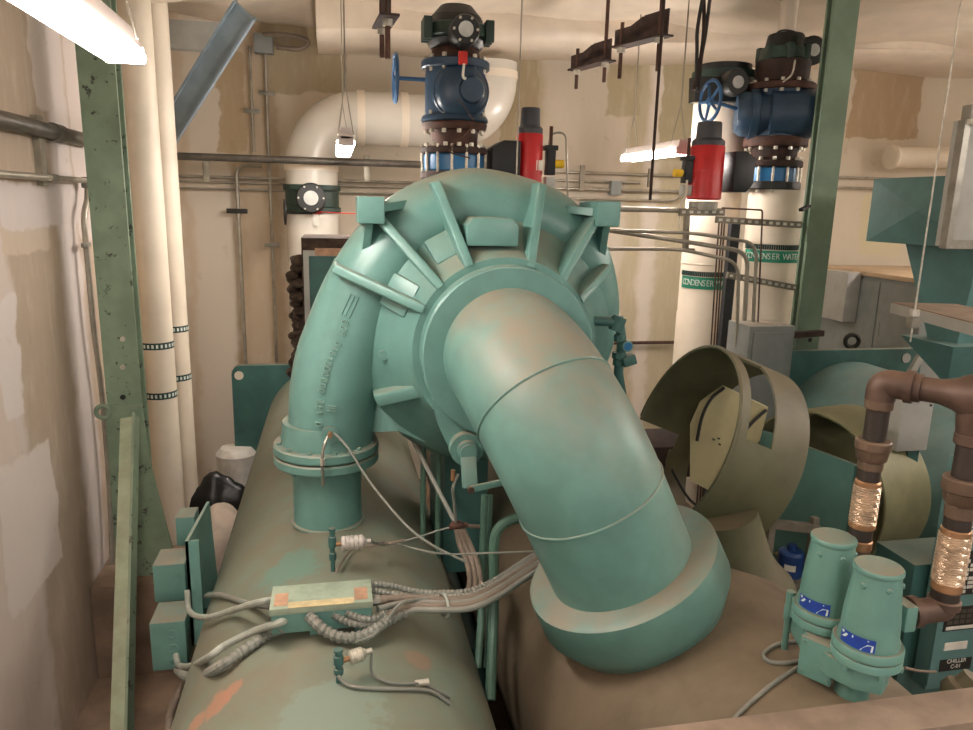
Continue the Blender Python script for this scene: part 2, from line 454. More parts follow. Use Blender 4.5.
# ================================================================== condenser barrel (left)
BC = V((-.03, 0, .82)); RC = .54
EC = V((1.23, 0, .82)); RE = .61
def plate_with_hole(mb, x0, x1, z0, z1, y0, y1, rad=.07):
    pts = []
    for cx_, cz_, a in ((x1-rad, z1-rad, 0), (x0+rad, z1-rad, 90), (x0+rad, z0+rad, 180), (x1-rad, z0+rad, 270)):
        for k in range(6):
            t = radians(a+90*k/5); pts.append((cx_+rad*cos(t), cz_+rad*sin(t)))
    mb.prism(pts, y1-y0, (0, y0, 0), ((1, 0, 0), (0, 0, 1), (0, 1, 0)))
def barrel(name, label, c, r, y0, y1, mat, pm, holes):
    t = thing(name, label, 'chiller barrel', (c.x, (y0+y1)/2, 0))
    n = 24
    MB().lathe([(0, 0), (r, 0)] + [(r, (y1-y0)*k/n) for k in range(1, n)] + [(r, y1-y0), (0, y1-y0)], (c.x, y0, c.z), (0, 1, 0), 96).build('shell', mat, t)
    return t
cond = barrel('condenser_barrel', 'long dusty grey green chiller barrel on the left, carrying the junction box', BC, RC, 1.05, 5.94, 'condenser_paint', 'teal_dark', 0)
bm = MB(); tl = at(231, 366, Y=5.94)
plate_with_hole(bm, tl.x, .56, .16, tl.z, 5.94, 6.0); bm.build('tube_sheet', 'teal_dark', cond)
hc = at(239, 375.5, Y=5.94)
MB().lathe([(0, 0), (.035, 0), (.035, .004), (0, .004)], hc-V((0, .005, 0)), (0, 1, 0), 20).build('lifting_hole', 'pvc', cond)
bm = MB(); plate_with_hole(bm, -.62, .57, .2, 1.36, .98, 1.05); bm.build('tube_sheet', 'teal_dark', cond)
for y in (1.5, 5.3): MB().bb((-.5, y-.05, 0), (.44, y+.05, .5)).build('support_foot', 'teal_dark', cond)
# rust coloured bare patch low on the left of the shell
evap = barrel('evaporator_barrel', 'wide brown dusty chiller barrel on the right under the big suction elbow', EC, RE, 1.40, 5.94, 'evaporator_paint', 'teal_dark', 0)
bm = MB(); plate_with_hole(bm, .62, 2.06, .12, 1.452, 1.285, 1.40, .04); plabel(bm.build('tube_sheet', 'peach_dust', evap), 'dusty brown tube sheet edge')
bm = MB(); plate_with_hole(bm, .8, 1.9, .12, 1.40, 5.94, 6.0); bm.build('tube_sheet', 'teal_dark', evap)
for y in (1.8, 5.3): MB().bb((.7, y-.05, 0), (1.76, y+.05, .5)).build('support_foot', 'teal_dark', evap)

# ================================================================== compressor
O = V((.598, 2.93, 2.135)); YC = 2.93
comp = thing('centrifugal_compressor', 'teal cast scroll compressor with radial ribs above both chiller barrels', 'compressor', (.3, 2.93, 1.34))
outer_px = [(600, 372), (614, 335), (617, 295), (607, 248), (585, 212), (545, 184), (480, 168), (428, 177), (385, 200), (352, 234), (326, 275), (306, 322), (294, 365), (288.5, 400), (288, 432)]
orad = [.10, .12, .13, .14, .15, .155, .16, .165, .17, .175, .178, .18, .18, .178, .172]
op = [at(x, y, Y=YC) for x, y in outer_px]
cl = []
for i, p in enumerate(op):
    a, b = op[max(0, i-1)], op[min(len(op)-1, i+1)]; t = (b-a).normalized()
    n = V((t.z, 0, -t.x));
    if n.dot(O-p) < 0: n = -n
    if i > 11: n = V((1, 0, 0))
    cl.append(p+n*orad[i])
start = [O+V((.10, 0, -.42)), O+V((.30, 0, -.32))]
cl = start+cl; orad = [.07, .085]+orad
XD = cl[-1].x-.022
zf = at(327, 452, Y=2.9).z          # meeting plane of the two discharge flanges
cl.append(V((XD, YC, zf+.03))); orad.append(.168)
cs = catmull(cl, 5); rs = [0]*len(cs)
for i in range(len(cs)):
    k = i/5; j = min(int(k), len(orad)-2); f = k-j; rs[i] = orad[j]*(1-f)+orad[j+1]*f
bm = MB(); bm.tube(cs, rs, 32)
# front cone and drum of the casing, and its back
bm.lathe([(.0, -.14), (.46, -.14), (.535, -.05), (.54, .03), (.50, .12), (.42, .20), (.36, .30), (.335, .385), (0, .385)], (O.x, YC, O.z), (0, -1, 0), 72)
hp = [at(x, y, Y=2.80 if x > 380 else 2.93) for x, y in ((352, 330), (352, 433), (398, 431), (420, 440), (446, 448), (470, 440), (450, 330))]
bm.hull(hp, [V((q.x, 3.07, q.z)) for q in hp])
volute = bm.build('volute', 'teal', comp, smooth=50)
MB().lathe([(0, 0), (.40, 0), (.40, .12), (.44, .12), (.44, .2), (.38, .22), (.38, 1.0), (.33, 1.08), (0, 1.08)], (O.x, YC+.13, O.z-.05), (0, 1, 0), 48).build('motor_housing', 'teal_side', comp)
MB().bb((.46, 3.05, 1.0), (.655, 3.55, 1.78)).build('support_pedestal', 'teal_dark', comp)
# inlet flange: raised ring round the suction pipe
yr = 2.49
MB().lathe([(.20, .02), (.304, .02), (.311, .012), (.311, -.075), (.20, -.075)], (O.x, yr, O.z), (0, -1, 0), 96).build('inlet_flange', 'teal_side', comp)
# ribs
def ang(px): 
    p = at(px[0], px[1], Y=2.62); return p
def rib(pout, pin, yo=2.74, yi=2.535, w=.034, back=.32, mat='teal_side'):
    a = at(pout[0], pout[1], Y=yo); b = at(pin[0], pin[1], Y=yi)
    d = (b-a).normalized(); s = V((0, 1, 0)).cross(d).normalized()*w/2; B = V((0, back, 0)); Bi = V((0, .30, 0))
    m = MB(); m.hull([a-s, b-s, b-s+Bi, a-s+B], [a+s, b+s, b+s+Bi, a+s+B])
    es = m.bm.edges[:]; bmesh.ops.bevel(m.bm, geom=es, offset=.006, segments=2, profile=.5, affect='EDGES')
    return m.build('rib', mat, comp, smooth=60)
rib((333, 268), (424, 310)); rib((376, 214), (441, 287)); rib((436, 181), (470, 266)); rib((543, 184), (531, 268)); rib((602, 212), (560, 285)); rib((611, 268), (582, 300))
rib((376, 402), (433, 389), 2.72, 2.56, .05, .26)
# square bosses with their webs
def boss(px, webs):
    c = at(px[0], px[1], Y=2.70)
    b = MB().box(c+V((0, .10, 0)), (.096, .22, .096), None, .008).build('boss', 'teal_side', comp)
    for q, yo in webs:
        e = at(q[0], q[1], Y=yo); m = MB(); d = (e-c); d.y = 0; d = d.normalized(); s = V((0, 1, 0)).cross(d).normalized()*.014
        p0 = c+d*.05+V((0, .03, 0)); m.hull([p0-s, e-s, e-s+V((0, .16, 0)), p0-s+V((0, .2, 0))], [p0+s, e+s, e+s+V((0, .16, 0)), p0+s+V((0, .2, 0))])
        m.build('web', 'teal_side', b)
boss((371, 210), [((412, 203), 2.84), ((366, 250), 2.80)])
boss((608, 214), [((556, 208), 2.84), ((600, 268), 2.86)])
# blank pads on the cone and the inspection block at the top
def pad(px, size, tilt, y, t=.05):
    c = at(px[0], px[1], Y=y); r = V((c.x-O.x, 0, c.z-O.z)).normalized(); tdir = V((0, 1, 0)).cross(r)
    n = (V((0, -1, 0))*cos(tilt)+r*sin(tilt)); u = tdir.cross(n)
    MB().box(c, (size[0], size[1], t), (tdir, u, n), .012).build('pad', 'teal', comp)
pad((402, 296), (.13, .13, 0), .75, 2.70); pad((447, 248), (.13, .12, 0), .75, 2.71); pad((549, 268), (.1, .1, 0), .7, 2.70)
c0 = at(493, 232, Y=2.60)
m = MB(); hw = .095
poly = [(-hw, -.05), (hw, -.05), (hw, .022), (hw*.74, .05), (-hw*.74, .05), (-hw, .022)]
m.prism(poly, .24, c0-V((0, .0, 0)), ((1, 0, 0), (0, 0, 1), (0, 1, 0))); bmesh.ops.bevel(m.bm, geom=m.bm.edges[:], offset=.006, segments=2, profile=.5, affect='EDGES')
m.build('top_block', 'teal', comp)
# small plugs
for px, y in (((383, 355), 2.74), ((425, 380), 2.70)):
    p = at(px[0], px[1], Y=y); MB().cyl(p+V((0, .05, 0)), p-V((0, .02, 0)), .018).build('plug', 'teal_side', comp)
# discharge: flange pair and pipe stub down to the condenser
zt = RC+BC.z
for nm, z0, z1 in (('discharge_flange', zf+.003, zf+.042), ('companion_flange', zf-.042, zf-.003)):
    m = MB(); m.lathe([(.10, 0), (.205, 0), (.21, .006), (.21, z1-z0-.006), (.205, z1-z0), (.10, z1-z0)], (XD, YC, z0), (0, 0, 1), 64); m.build(nm, 'teal_dusty', comp)
bolt_parts(comp, (XD, YC, zf+.042), (0, 0, 1), .188, 12, .011, .008, 'teal_dusty', .2); bolt_parts(comp, (XD, YC, zf-.042), (0, 0, -1), .188, 12, .011, .012, 'teal_dusty', .2)
MB().lathe([(0, 0), (.178, 0), (.178, .03), (.170, .09), (0, .09)], (XD, YC, zf+.04), (0, 0, 1), 48).build('discharge_neck', 'teal_dusty', comp)
m = MB(); m.lathe([(0, 0), (.138, 0), (.138, zf-.04-zt+.12), (0, zf-.04-zt+.12)], (XD, YC, zt-.12), (0, 0, 1), 56); m.build('discharge_pipe', 'teal_side', comp)
m = MB(); m.torus((XD, YC, zt-.006), (0, 0, 1), .14, .008, 48); m.build('weld_bead', 'teal_dusty', comp)
# raised casting text running down the discharge leg
txt = '009 04848D0000 REV D'
path = [(345, 322), (341, 336), (335, 348), (329, 362), (325, 376), (322, 390), (320, 405), (318.5, 424)]
pp = catmull([V((x, y, 0)) for x, y in path], 8); L_ = [0]
for a, b in zip(pp, pp[1:]): L_.append(L_[-1]+(b-a).length)
def nearest_r(p):
    best = min(range(len(cs)), key=lambda i: (cs[i].x-p.x)**2+(cs[i].z-p.z)**2)
    return cs[best], rs[best]
def on_tube(x, y):
    p = at(x, y, Y=YC-.15)
    for _ in range(4):
        c, r = nearest_r(p); dx = sqrt((p.x-c.x)**2)
        t = (cs[min(len(cs)-1, cs.index(c)+1)]-cs[max(0, cs.index(c)-1)]).normalized(); off = (p-c); off.y = 0; lat = (off-t*off.dot(t)).length
        p = at(x, y, Y=YC-sqrt(max(.0004, r*r-min(lat, r*.97)**2)))
    nrm = (p-c); nrm -= t*nrm.dot(t); return p, nrm.normalized(), t
for i, ch in enumerate(txt):
    if ch == ' ': continue
    s = L_[-1]*i/(len(txt)-1); k = max(j for j in range(len(L_)) if L_[j] <= s+1e-6); k = min(k, len(pp)-2); f = (s-L_[k])/(L_[k+1]-L_[k]); q = pp[k].lerp(pp[k+1], f)
    p, nrm, t = on_tube(q.x, q.y)
    down = t if t.z < 0 else -t
    upv = nrm.cross(down)
    text_mesh('cast_letter', ch, .040, 'cast_edge', volute, p+nrm*.002, down, upv, .005, xscale=.66)
p, nrm, t = on_tube(331, 408); down = t if t.z < 0 else -t
text_mesh('cast_letter', 'III', .045, 'cast_edge', volute, p+nrm*.002, down, nrm.cross(down), .005, xscale=.8)
p, nrm, t = on_tube(350, 306); down = t if t.z < 0 else -t
m = MB()
for k in (-1, 0, 1): m.box(p+nrm.cross(down)*.016*k, (.085, .003, .006), (down, nrm.cross(down), nrm))
for k in (-1, 1): m.box(p+down*.042*k, (.003, .035, .006), (down, nrm.cross(down), nrm))
m.build('cast_plate', 'teal_side', volute)
# guide vane actuator below the inlet
h = at(467, 450, Y=2.46)
m = MB(); e = [at(x, y, Y=2.50) for x, y in ((432, 395), (438, 425), (452, 455), (462, 464), (500, 440), (512, 420), (470, 400))]
m.hull(e, [q+V((0, .07, 0)) for q in e]); act = m.build('vane_bracket', 'teal_side', comp)
MB().lathe([(0, 0), (.06, 0), (.06, .05), (.038, .05), (.038, .075), (.016, .078), (.012, .06), (0, .06)], h+V((0, .05, 0)), (0, -1, 0), 24).build('crank_hub', 'teal_dusty', act)
lo = at(470, 488, Y=2.40)
m = MB(); m.beam(h-V((0, .02, 0)), lo, .055, .02, (0, 1, 0), .006); m.cyl(h-V((0, .035, 0)), h-V((0, -.01, 0)), .03); m.build('crank_arm', 'teal_dusty', act)
m = MB(); m.beam(lo+V((0, -.012, 0)), at(512, 480, Y=2.36), .024, .012, (0, 1, 0), .003); m.build('link_bar', 'teal_dusty', act)
m = MB(); m.cyl(lo-V((0, .025, 0)), lo+V((0, .02, 0)), .012); m.build('link_pin', 'copper_dirty', act)
bp = at(453, 470, Y=2.5); MB().cyl(bp, bp-V((0, 0, .04)), .008).build('drain_plug', 'brass', act)

# ================================================================== suction elbow
dS = V((EC.x-O.x, 0, EC.z-O.z)).normalized()
rb = .40; A = V((O.x, 2.50, O.z)); stub = .04
Cb = A+V((0, -stub, 0))+dS*rb
path = [A+V((0, .03, 0)), A]
for k in range(0, 19):
    th = radians(90*k/18); path.append(Cb - dS*rb*cos(th) + V((0, -1, 0))*rb*sin(th))
axis_end = V((O.x, A.y-stub-rb, O.z)); full = sqrt((EC.x-O.x)**2+(EC.z-O.z)**2)
end = axis_end+dS*(full-RE+.05); path += [axis_end+dS*(rb+.1), end]
elbow = thing('suction_elbow', 'big smooth teal suction elbow curving from the compressor inlet down onto the brown barrel', 'pipe elbow', end)
RP = .236
MB().tube(path, RP, 64).build('elbow_pipe', 'teal_dusty', elbow)
for k in (11, 20):
    q = path[k]; d = (path[k+1]-path[k-1]).normalized(); MB().torus(q, d, RP, .005, 64, 8).build('weld_bead', 'teal_dusty', elbow)
s0 = full-RE
MB().lathe([(0, s0-.165), (.300, s0-.185), (.317, s0-.175), (.322, s0-.06), (.28, s0+.02), (.24, s0+.06), (0, s0+.06)], axis_end, dS, 80).build('base_collar', 'teal_dusty', elbow)
# ================================================================== overhead piping behind the machine
def handwheel(parent, c, d, R, mat='blue_wheel', spokes=5):
    m = MB(); m.torus(c, d, R, R*.09, 36, 8); x, y, d = frame(d)
    for i in range(spokes):
        a = 2*pi*i/spokes; m.cyl(V(c), V(c)+(x*cos(a)+y*sin(a))*R, R*.10, R*.06, seg=8)
    m.cyl(V(c)-d*R*.12, V(c)+d*R*.12, R*.2, seg=14)
    return m.build('handwheel', mat, parent)
def insul_pipe(name, label, path, r, mat='pvc', seams=(), group=None, cat='pipe'):
    t = thing(name, label, cat, V(path[-1]) if V(path[-1]).z < V(path[0]).z else V(path[0]), group)
    MB().tube(path, r, 40).build('pipe_jacket', mat, t)
    for p, d in seams: MB().torus(p, d, r, .004, 40, 6).build('jacket_seam', 'pvc', t)
    return t

# ---- big white elbowed pipe at the left of the back wall
YP = 6.36
a = at(311, 150, Y=YP); b = at(400, 120, Y=YP); e = at(512, 30, Y=YP); rp = px2m(25.5, b)
xe = at(497, 100, Y=YP).x-.05
pth = [V((a.x, YP, .0)), V((a.x, YP, b.z-.55))]
for k in range(13):
    t = radians(90*k/12); pth.append(V((a.x+.40-.40*cos(t), YP, b.z-.40+.40*sin(t))))
pth += [V((xe-.34, YP, b.z))]
for k in range(1, 13):
    t = radians(90*k/12); pth.append(V((xe-.34+.34*sin(t), YP, b.z+.34-.34*cos(t))))
pth.append(V((xe, YP, 3.80)))
zv = at(311, 200, Y=YP).z
t = thing('insulated_pipe', 'large glossy white insulated pipe making an elbow above the black butterfly valve', 'pipe', V((a.x, YP, 0)))
MB().tube(pth, rp, 48).build('pipe_jacket', 'pvc_gloss', t)
for q, d in ((pth[2], (0, 0, 1)), (pth[14], (1, 0, 0)), (pth[15], (1, 0, 0)), (pth[-1]-V((0, 0, .1)), (0, 0, 1)), (V((a.x+.75, YP, b.z)), (1, 0, 0))):
    MB().lathe([(rp, -.03), (rp+.006, -.03), (rp+.006, .03), (rp, .03)], q, d, 48).build('jacket_seam', 'pvc', t)
# butterfly valve round it
t = thing('butterfly_valve', 'black butterfly valve with round gear box on the white pipe left of the compressor', 'valve', V((a.x, YP-.2, zv-.2)))
r1 = px2m(28, V((a.x, YP, zv)))
m = MB(); m.lathe([(rp-.01, -.10), (r1, -.10), (r1, -.06), (r1-.015, -.05), (r1-.015, .07), (r1, .08), (r1, .12), (rp-.01, .12)], (a.x, YP, zv), Z_, 48); m.build('valve_body', 'black_green', t)
gc = at(311, 198, Y=YP-rp-.08); gr = px2m(15, gc)
m = MB(); m.lathe([(0, 0), (gr*.9, 0), (gr, .01), (gr, .08), (0, .08)], gc, (0, 1, 0), 28); gx = m.build('gear_box', 'black_iron', t)
MB().lathe([(0, 0), (gr*.48, 0), (gr*.48, .008), (0, .008)], gc-V((0, .008, 0)), (0, 1, 0), 24).build('position_dial', 'dial', gx)
bolt_parts(gx, gc, (0, -1, 0), gr*.82, 6, .008, .008)
wc = at(285, 212, Y=YP-.15); handwheel(t, wc, (1, .1, 0), px2m(12, wc), 'black_iron')
m = MB(); m.cyl(wc, V((a.x, YP-.22, wc.z)), .014); m.build('wheel_stem', 'black_iron', t)
tg = thing('valve_tag', 'red and white tag wired under the butterfly valve gear box', 'tag', at(318, 222, Y=YP-rp-.02))
q = at(317, 211, Y=YP-rp-.02); MB().box(q, (.06, .004, .05)).build('tag_card', 'red_tag', tg)
q = at(316, 220, Y=YP-rp-.02); MB().box(q, (.04, .004, .09)).build('tag_label', 'white_tag', tg)
m = MB(); m.tube(catmull([at(320, 212, Y=YP-rp-.03), at(340, 213, Y=5.9), at(362, 214, Y=5.6)], 4), .004, 6); tag(m.build('red_cord', 'red_tag'), 'thin red cord running from the valve tag towards the compressor', 'cord')

# ---- valve stacks
def stack(name, label, cx, cy, Y, items, bolts_at):
    c = at(cx, cy, Y=Y); zz = lambda y: at(cx+(cy-y)*(cx-404)/3600, y, Y=Y).z
    t = thing(name, label, 'valve', V((c.x, Y, zz(items[-1][2]))))
    for nm, y0, y1, w0, w1, mat in items:
        ra, rb_ = px2m(w0/2, c), px2m(w1/2, c); z1, z0 = zz(y0), zz(y1)
        h = z1-z0; bv = min(.008, h*.2)
        m = MB(); m.lathe([(0, 0), (rb_-bv, 0), (rb_, bv), (ra, h-bv), (ra-bv, h), (0, h)], (c.x, Y, z0), Z_, 44); o = m.build(nm, mat, t)
        for by, up, n in bolts_at:
            if abs(by-(y0 if up else y1)) < .01: bolt_parts(o, (c.x, Y, zz(by)), Z_ if up else -Z_, max(ra, rb_)*.87, n, .014, .022)
    return t, c, zz
Y1 = 4.6
st, c1, z1f = stack('check_valve_stack', 'stacked blue check valve between rusty flanges straight above the compressor', 455, 95, Y1, [
    ('actuator_dome', 7, 20, 34, 50, 'black_iron'), ('actuator_body', 19, 28, 52, 54, 'black_iron'), ('gear_ring', 27, 41, 64, 66, 'black_green'), ('lower_ring', 41, 50, 58, 52, 'black_iron'),
    ('rusty_neck', 49, 62, 46, 50, 'rust'), ('upper_flange', 62, 71, 68, 68, 'blue_paint'), ('valve_body', 70, 118, 60, 60, 'blue_paint'), ('lower_flange', 117, 123, 66, 68, 'blue_paint'),
    ('rusty_flange', 123.5, 131, 66, 64, 'rust'), ('rusty_spool', 130, 149, 48, 46, 'rust'), ('rusty_flange', 148, 155, 68, 68, 'rust_dark'), ('butterfly_body', 155, 172, 62, 62, 'blue_bright'), ('bottom_flange', 172, 180, 68, 68, 'rust_dark')],
    [(62, True, 12), (71, False, 12), (117, True, 12), (131, False, 12), (148, True, 14)])
rb_ = px2m(31, c1)
# cap facing the room
cc = V((c1.x+.01, Y1-rb_-.03, z1f(95))); rc = px2m(26, c1)
m = MB(); m.lathe([(0, -.02), (rc*.5, -.015), (rc*.85, .015), (rc, .05), (rc, .16), (0, .16)], cc, (0, 1, 0), 44); cap = m.build('body_cap', 'blue_paint', st)
MB().lathe([(0, -.03), (rc*.42, -.028), (rc*.5, -.01), (rc*.5, .02), (0, .02)], cc+V((.05, -.005, 0)), (0, 1, 0), 32).build('cap_boss', 'blue_paint', cap)
MB().torus(cc+V((0, .06, 0)), (0, 1, 0), rc+.004, .008, 44, 6).build('cap_ring', 'blue_paint', cap)
gc = at(466, 29, Y=Y1-.32); gr = px2m(15, gc)
m = MB(); m.lathe([(0, 0), (gr*.9, 0), (gr, .012), (gr, .14), (0, .14)], gc, (0, 1, 0), 30); gx = m.build('gear_box', 'black_iron', st)
MB().lathe([(0, 0), (gr*.5, 0), (gr*.5, .008), (0, .008)], gc-V((0, .008, 0)), (0, 1, 0), 24).build('position_dial', 'dial', gx)
bolt_parts(gx, gc, (0, -1, 0), gr*.8, 6, .008, .008)
for sx in (-1, 1):
    for k in range(3):
        MB().box((c1.x+sx*px2m(30, c1), Y1-.06*k, z1f(34)), (.05, .035, .12), None, .006).build('gear_lug', 'black_green', st)
for k in range(14):
    t = 2*pi*k/14; q = V((c1.x+cos(t)*px2m(32.5, c1), Y1+sin(t)*px2m(32.5, c1), 0)); MB().cyl(V((q.x, q.y, z1f(178))), V((q.x, q.y, z1f(146))), .009, seg=6).build('tie_bolt', 'bolt', st)
q = at(463, 58, Y=Y1-.26); MB().box(q, (.05, .01, .07)).build('red_tag', 'red_tag', st)
MB().tube(catmull([at(464, 64, Y=Y1-.27), at(463, 76, Y=Y1-.29), at(466, 79, Y=Y1-.29)], 4), .008, 6).build('tag_tie', 'white_tag', st)
MB().tube(catmull([at(458, 98, Y=Y1-.31), at(468, 112, Y=Y1-.3), at(474, 124, Y=Y1-.3), at(466, 134, Y=Y1-.25), at(454, 144, Y=Y1-.2), at(450, 152, Y=Y1-.25), at(470, 158, Y=Y1-.25)], 5), .004, 6).build('thin_wire', 'rust', st)
wc = at(395.5, 78, Y=Y1); wr = px2m(22.5, wc); handwheel(st, wc, (1, .0, 0), wr)
MB().cyl(wc, V((c1.x-rb_*.9, Y1, wc.z)), .012, seg=10).build('wheel_stem', 'blue_wheel', st)
# pipe below, down to the evaporator nozzle
m = MB(); m.cyl((c1.x, Y1, 1.10), (c1.x, Y1, z1f(180)), .16, seg=36); tag(m.build('nozzle_pipe', 'pvc'), 'white pipe dropping behind the compressor below the blue check valve', 'pipe')

Y2 = 5.0
st2, c2, z2f = stack('check_valve_stack', 'stacked blue check valve beside the right green column on the labelled pipe', 778, 115, Y2, [
    ('actuator_head', 35, 49, 34, 38, 'black_iron'), ('gear_ring', 49, 62, 46, 48, 'black_green'), ('rusty_neck', 62, 84, 52, 50, 'rust_dark'), ('upper_flange', 85, 92, 66, 66, 'rust'),
    ('valve_body', 91, 139, 56, 58, 'blue_paint'), ('lower_flange', 138, 148, 62, 62, 'rust'), ('rusty_spool', 147, 163, 44, 44, 'rust_dark'), ('rusty_flange', 161, 168, 57, 57, 'rust_dark'), ('butterfly_body', 168, 183, 48, 48, 'blue_bright'), ('bottom_flange', 182, 190, 57, 57, 'black_iron')],
    [(85, True, 12), (92, False, 12), (138, True, 12), (148, False, 12), (161, True, 12), (190, False, 12)])
ax2 = V((.92, -.38, 0)).normalized(); rc = px2m(25, c2); o2 = V((c2.x, Y2, z2f(116)))
m = MB(); m.lathe([(0, -.34), (rc*.7, -.34), (rc*.85, -.30), (rc*.85, -.25), (rc*.95, -.25), (rc*.95, -.2), (rc*.8, -.19), (rc*.8, -.13), (rc, -.12), (rc, .08), (rc*.92, .17), (rc*.6, .225), (rc*.3, .235), (0, .24)], o2+V((0, -.10, 0)), ax2, 40); m.build('body_cap', 'blue_paint', st2)
for k in range(12):
    t = 2*pi*k/12; q = V((c2.x+cos(t)*px2m(26.5, c2), Y2+sin(t)*px2m(26.5, c2), 0)); MB().cyl(V((q.x, q.y, z2f(188))), V((q.x, q.y, z2f(158))), .009, seg=6).build('tie_bolt', 'bolt', st2)
for k in range(5):
    t = radians(150+50*k); q = V((c2.x+cos(t)*px2m(22, c2), Y2+sin(t)*px2m(22, c2), z2f(55))); MB().box(q, (.05, .05, .10), None, .008).build('gear_lug', 'black_green', st2)
gc = at(814, 50, Y=Y2-.10); gr = px2m(14, gc)
m = MB(); m.lathe([(0, 0), (gr*.9, 0), (gr, .012), (gr, .16), (0, .16)], gc, (0.1, 1, 0), 30); m.beam(gc+V((-.25, .1, .02)), gc+V((.02, .1, .02)), .12, .14); gx = m.build('gear_box', 'black_iron', st2)
MB().lathe([(0, 0), (gr*.42, 0), (gr*.42, .008), (0, .008)], gc-V((0, .008, 0)), (0, 1, 0), 24).build('position_dial', 'dial', gx)
MB().tube(catmull([at(772, 40, Y=Y2-.2), at(780, 31, Y=Y2-.22), at(795, 32, Y=Y2-.22), at(806, 42, Y=Y2-.2)], 5), .006, 6).build('thin_wire', 'cable_black', st2)
MB().tube(catmull([at(795, 60, Y=Y2-.25), at(792, 74, Y=Y2-.26), at(783, 82, Y=Y2-.26)], 5), .006, 6).build('thin_wire', 'bolt', st2)
wc = at(710, 101, Y=4.95); handwheel(st2, wc, (.98, .05, 0), px2m(19.5, wc), spokes=5)
MB().cyl(wc, o2+V((-.15, .0, .0)), .012, seg=10).build('wheel_stem', 'blue_wheel', st2)
# labelled white pipes at the right
def riser(label, cx, y0, w, Y, ylab, word, seamy):
    c = at(cx, 260, Y=Y); zt_ = at(cx, y0, Y=Y).z; r = px2m(w/2, c)
    t = thing('condenser_water_pipe', label, 'pipe', V((c.x, Y, 0)))
    MB().lathe([(0, 0), (r*1.02, 0), (r*1.02, at(cx, seamy, Y=Y).z), (r, at(cx, seamy, Y=Y).z+.01), (r, zt_), (0, zt_)], (c.x, Y, 0), Z_, 48).build('pipe_jacket', 'pvc', t)
    for sy in seamy, seamy-50:
        MB().torus((c.x, Y, at(cx, sy, Y=Y).z), Z_, r, .004, 48, 6).build('jacket_seam', 'pvc', t)
    z0, z1 = at(cx, ylab+7, Y=Y-r).z, at(cx, ylab-5, Y=Y-r).z
    d0 = atan2(CAMP.y-Y, CAMP.x-c.x); ref = V((cos(d0), sin(d0), 0)); R1 = r+.003
    lab = MB().lathe([(R1, 0), (R1, z1-z0)], (c.x, Y, z0), Z_, 24, radians(-62), radians(75), ref=ref).build('label_wrap', 'green_label', t)
    band = MB()
    for k in range(34):
        a_ = d0+radians(-62+137*k/33); p = V((c.x+cos(a_)*(r+.004), Y+sin(a_)*(r+.004), z1+.025)); tn = V((-sin(a_), cos(a_), 0))
        band.box(p, (.012, .004, .036), (tn, V((cos(a_), sin(a_), 0)), Z_))
    b2 = band.build('arrow_band', 'black_band', t)
    # lettering bent round the pipe
    L_ = len(word); h = (z1-z0)*.62
    for k, chh in enumerate(word):
        if chh == ' ': continue
        a_ = d0+radians(-52+112*k/(L_-1)); p = V((c.x+cos(a_)*(r+.004), Y+sin(a_)*(r+.004), (z0+z1)/2)); tn = V((-sin(a_), cos(a_), 0))
        text_mesh('label_letter', chh, h*1.15, 'label_white', lab, p, tn, Z_, .0015, xscale=.8)
    return t, c, r
r_a = riser('white pipe with green lettered band behind the right red actuator', 708, 95, 52, 5.35, 283, 'CONDENSER WATER', 313)
r_b = riser('white pipe with green lettered band under the right blue check valve', 771, 190, 55, Y2, 256, 'CONDENSER WATER', 292)
# black butterfly valve on the first riser
cA, rA = r_a[1], r_a[2]; YA = 5.35; zA = at(712, 88, Y=YA).z
t = thing('butterfly_valve', 'black butterfly valve with round gear box above the right red actuator', 'valve', V((cA.x, YA, zA-.12)))
MB().lathe([(rA*.6, -.10), (rA*1.15, -.10), (rA*1.15, -.05), (rA, -.04), (rA, .05), (rA*1.15, .06), (rA*1.15, .11), (rA*.6, .11)], (cA.x, YA, zA), Z_, 40).build('valve_body', 'black_green', t)
m = MB(); m.beam(at(692, 90, Y=YA-rA*1.1), at(740, 90, Y=YA-rA*1.1), .10, .17); m.build('gear_arm', 'black_iron', t)
gc = at(738, 82, Y=YA-rA-.16); gr = px2m(13, gc)
gx = MB().lathe([(0, 0), (gr*.9, 0), (gr, .012), (gr, .16), (0, .16)], gc, (0, 1, 0), 30).build('gear_box', 'black_iron', t)
MB().lathe([(0, 0), (gr*.46, 0), (gr*.46, .008), (0, .008)], gc-V((0, .008, 0)), (0, 1, 0), 24).build('position_dial', 'dial', gx)
m = MB(); m.cyl((cA.x, YA, zA+.10), (cA.x, YA, zA+.16), rA*.95, seg=40); m.build('top_flange', 'black_iron', t)
m = MB(); m.cyl((c2.x, Y2, z2f(37)), (c2.x, Y2, 4.3), .06, seg=20); tag(m.build('pipe_stub', 'sheet'), 'thin white wrapped pipe end above the right blue check valve', 'pipe')

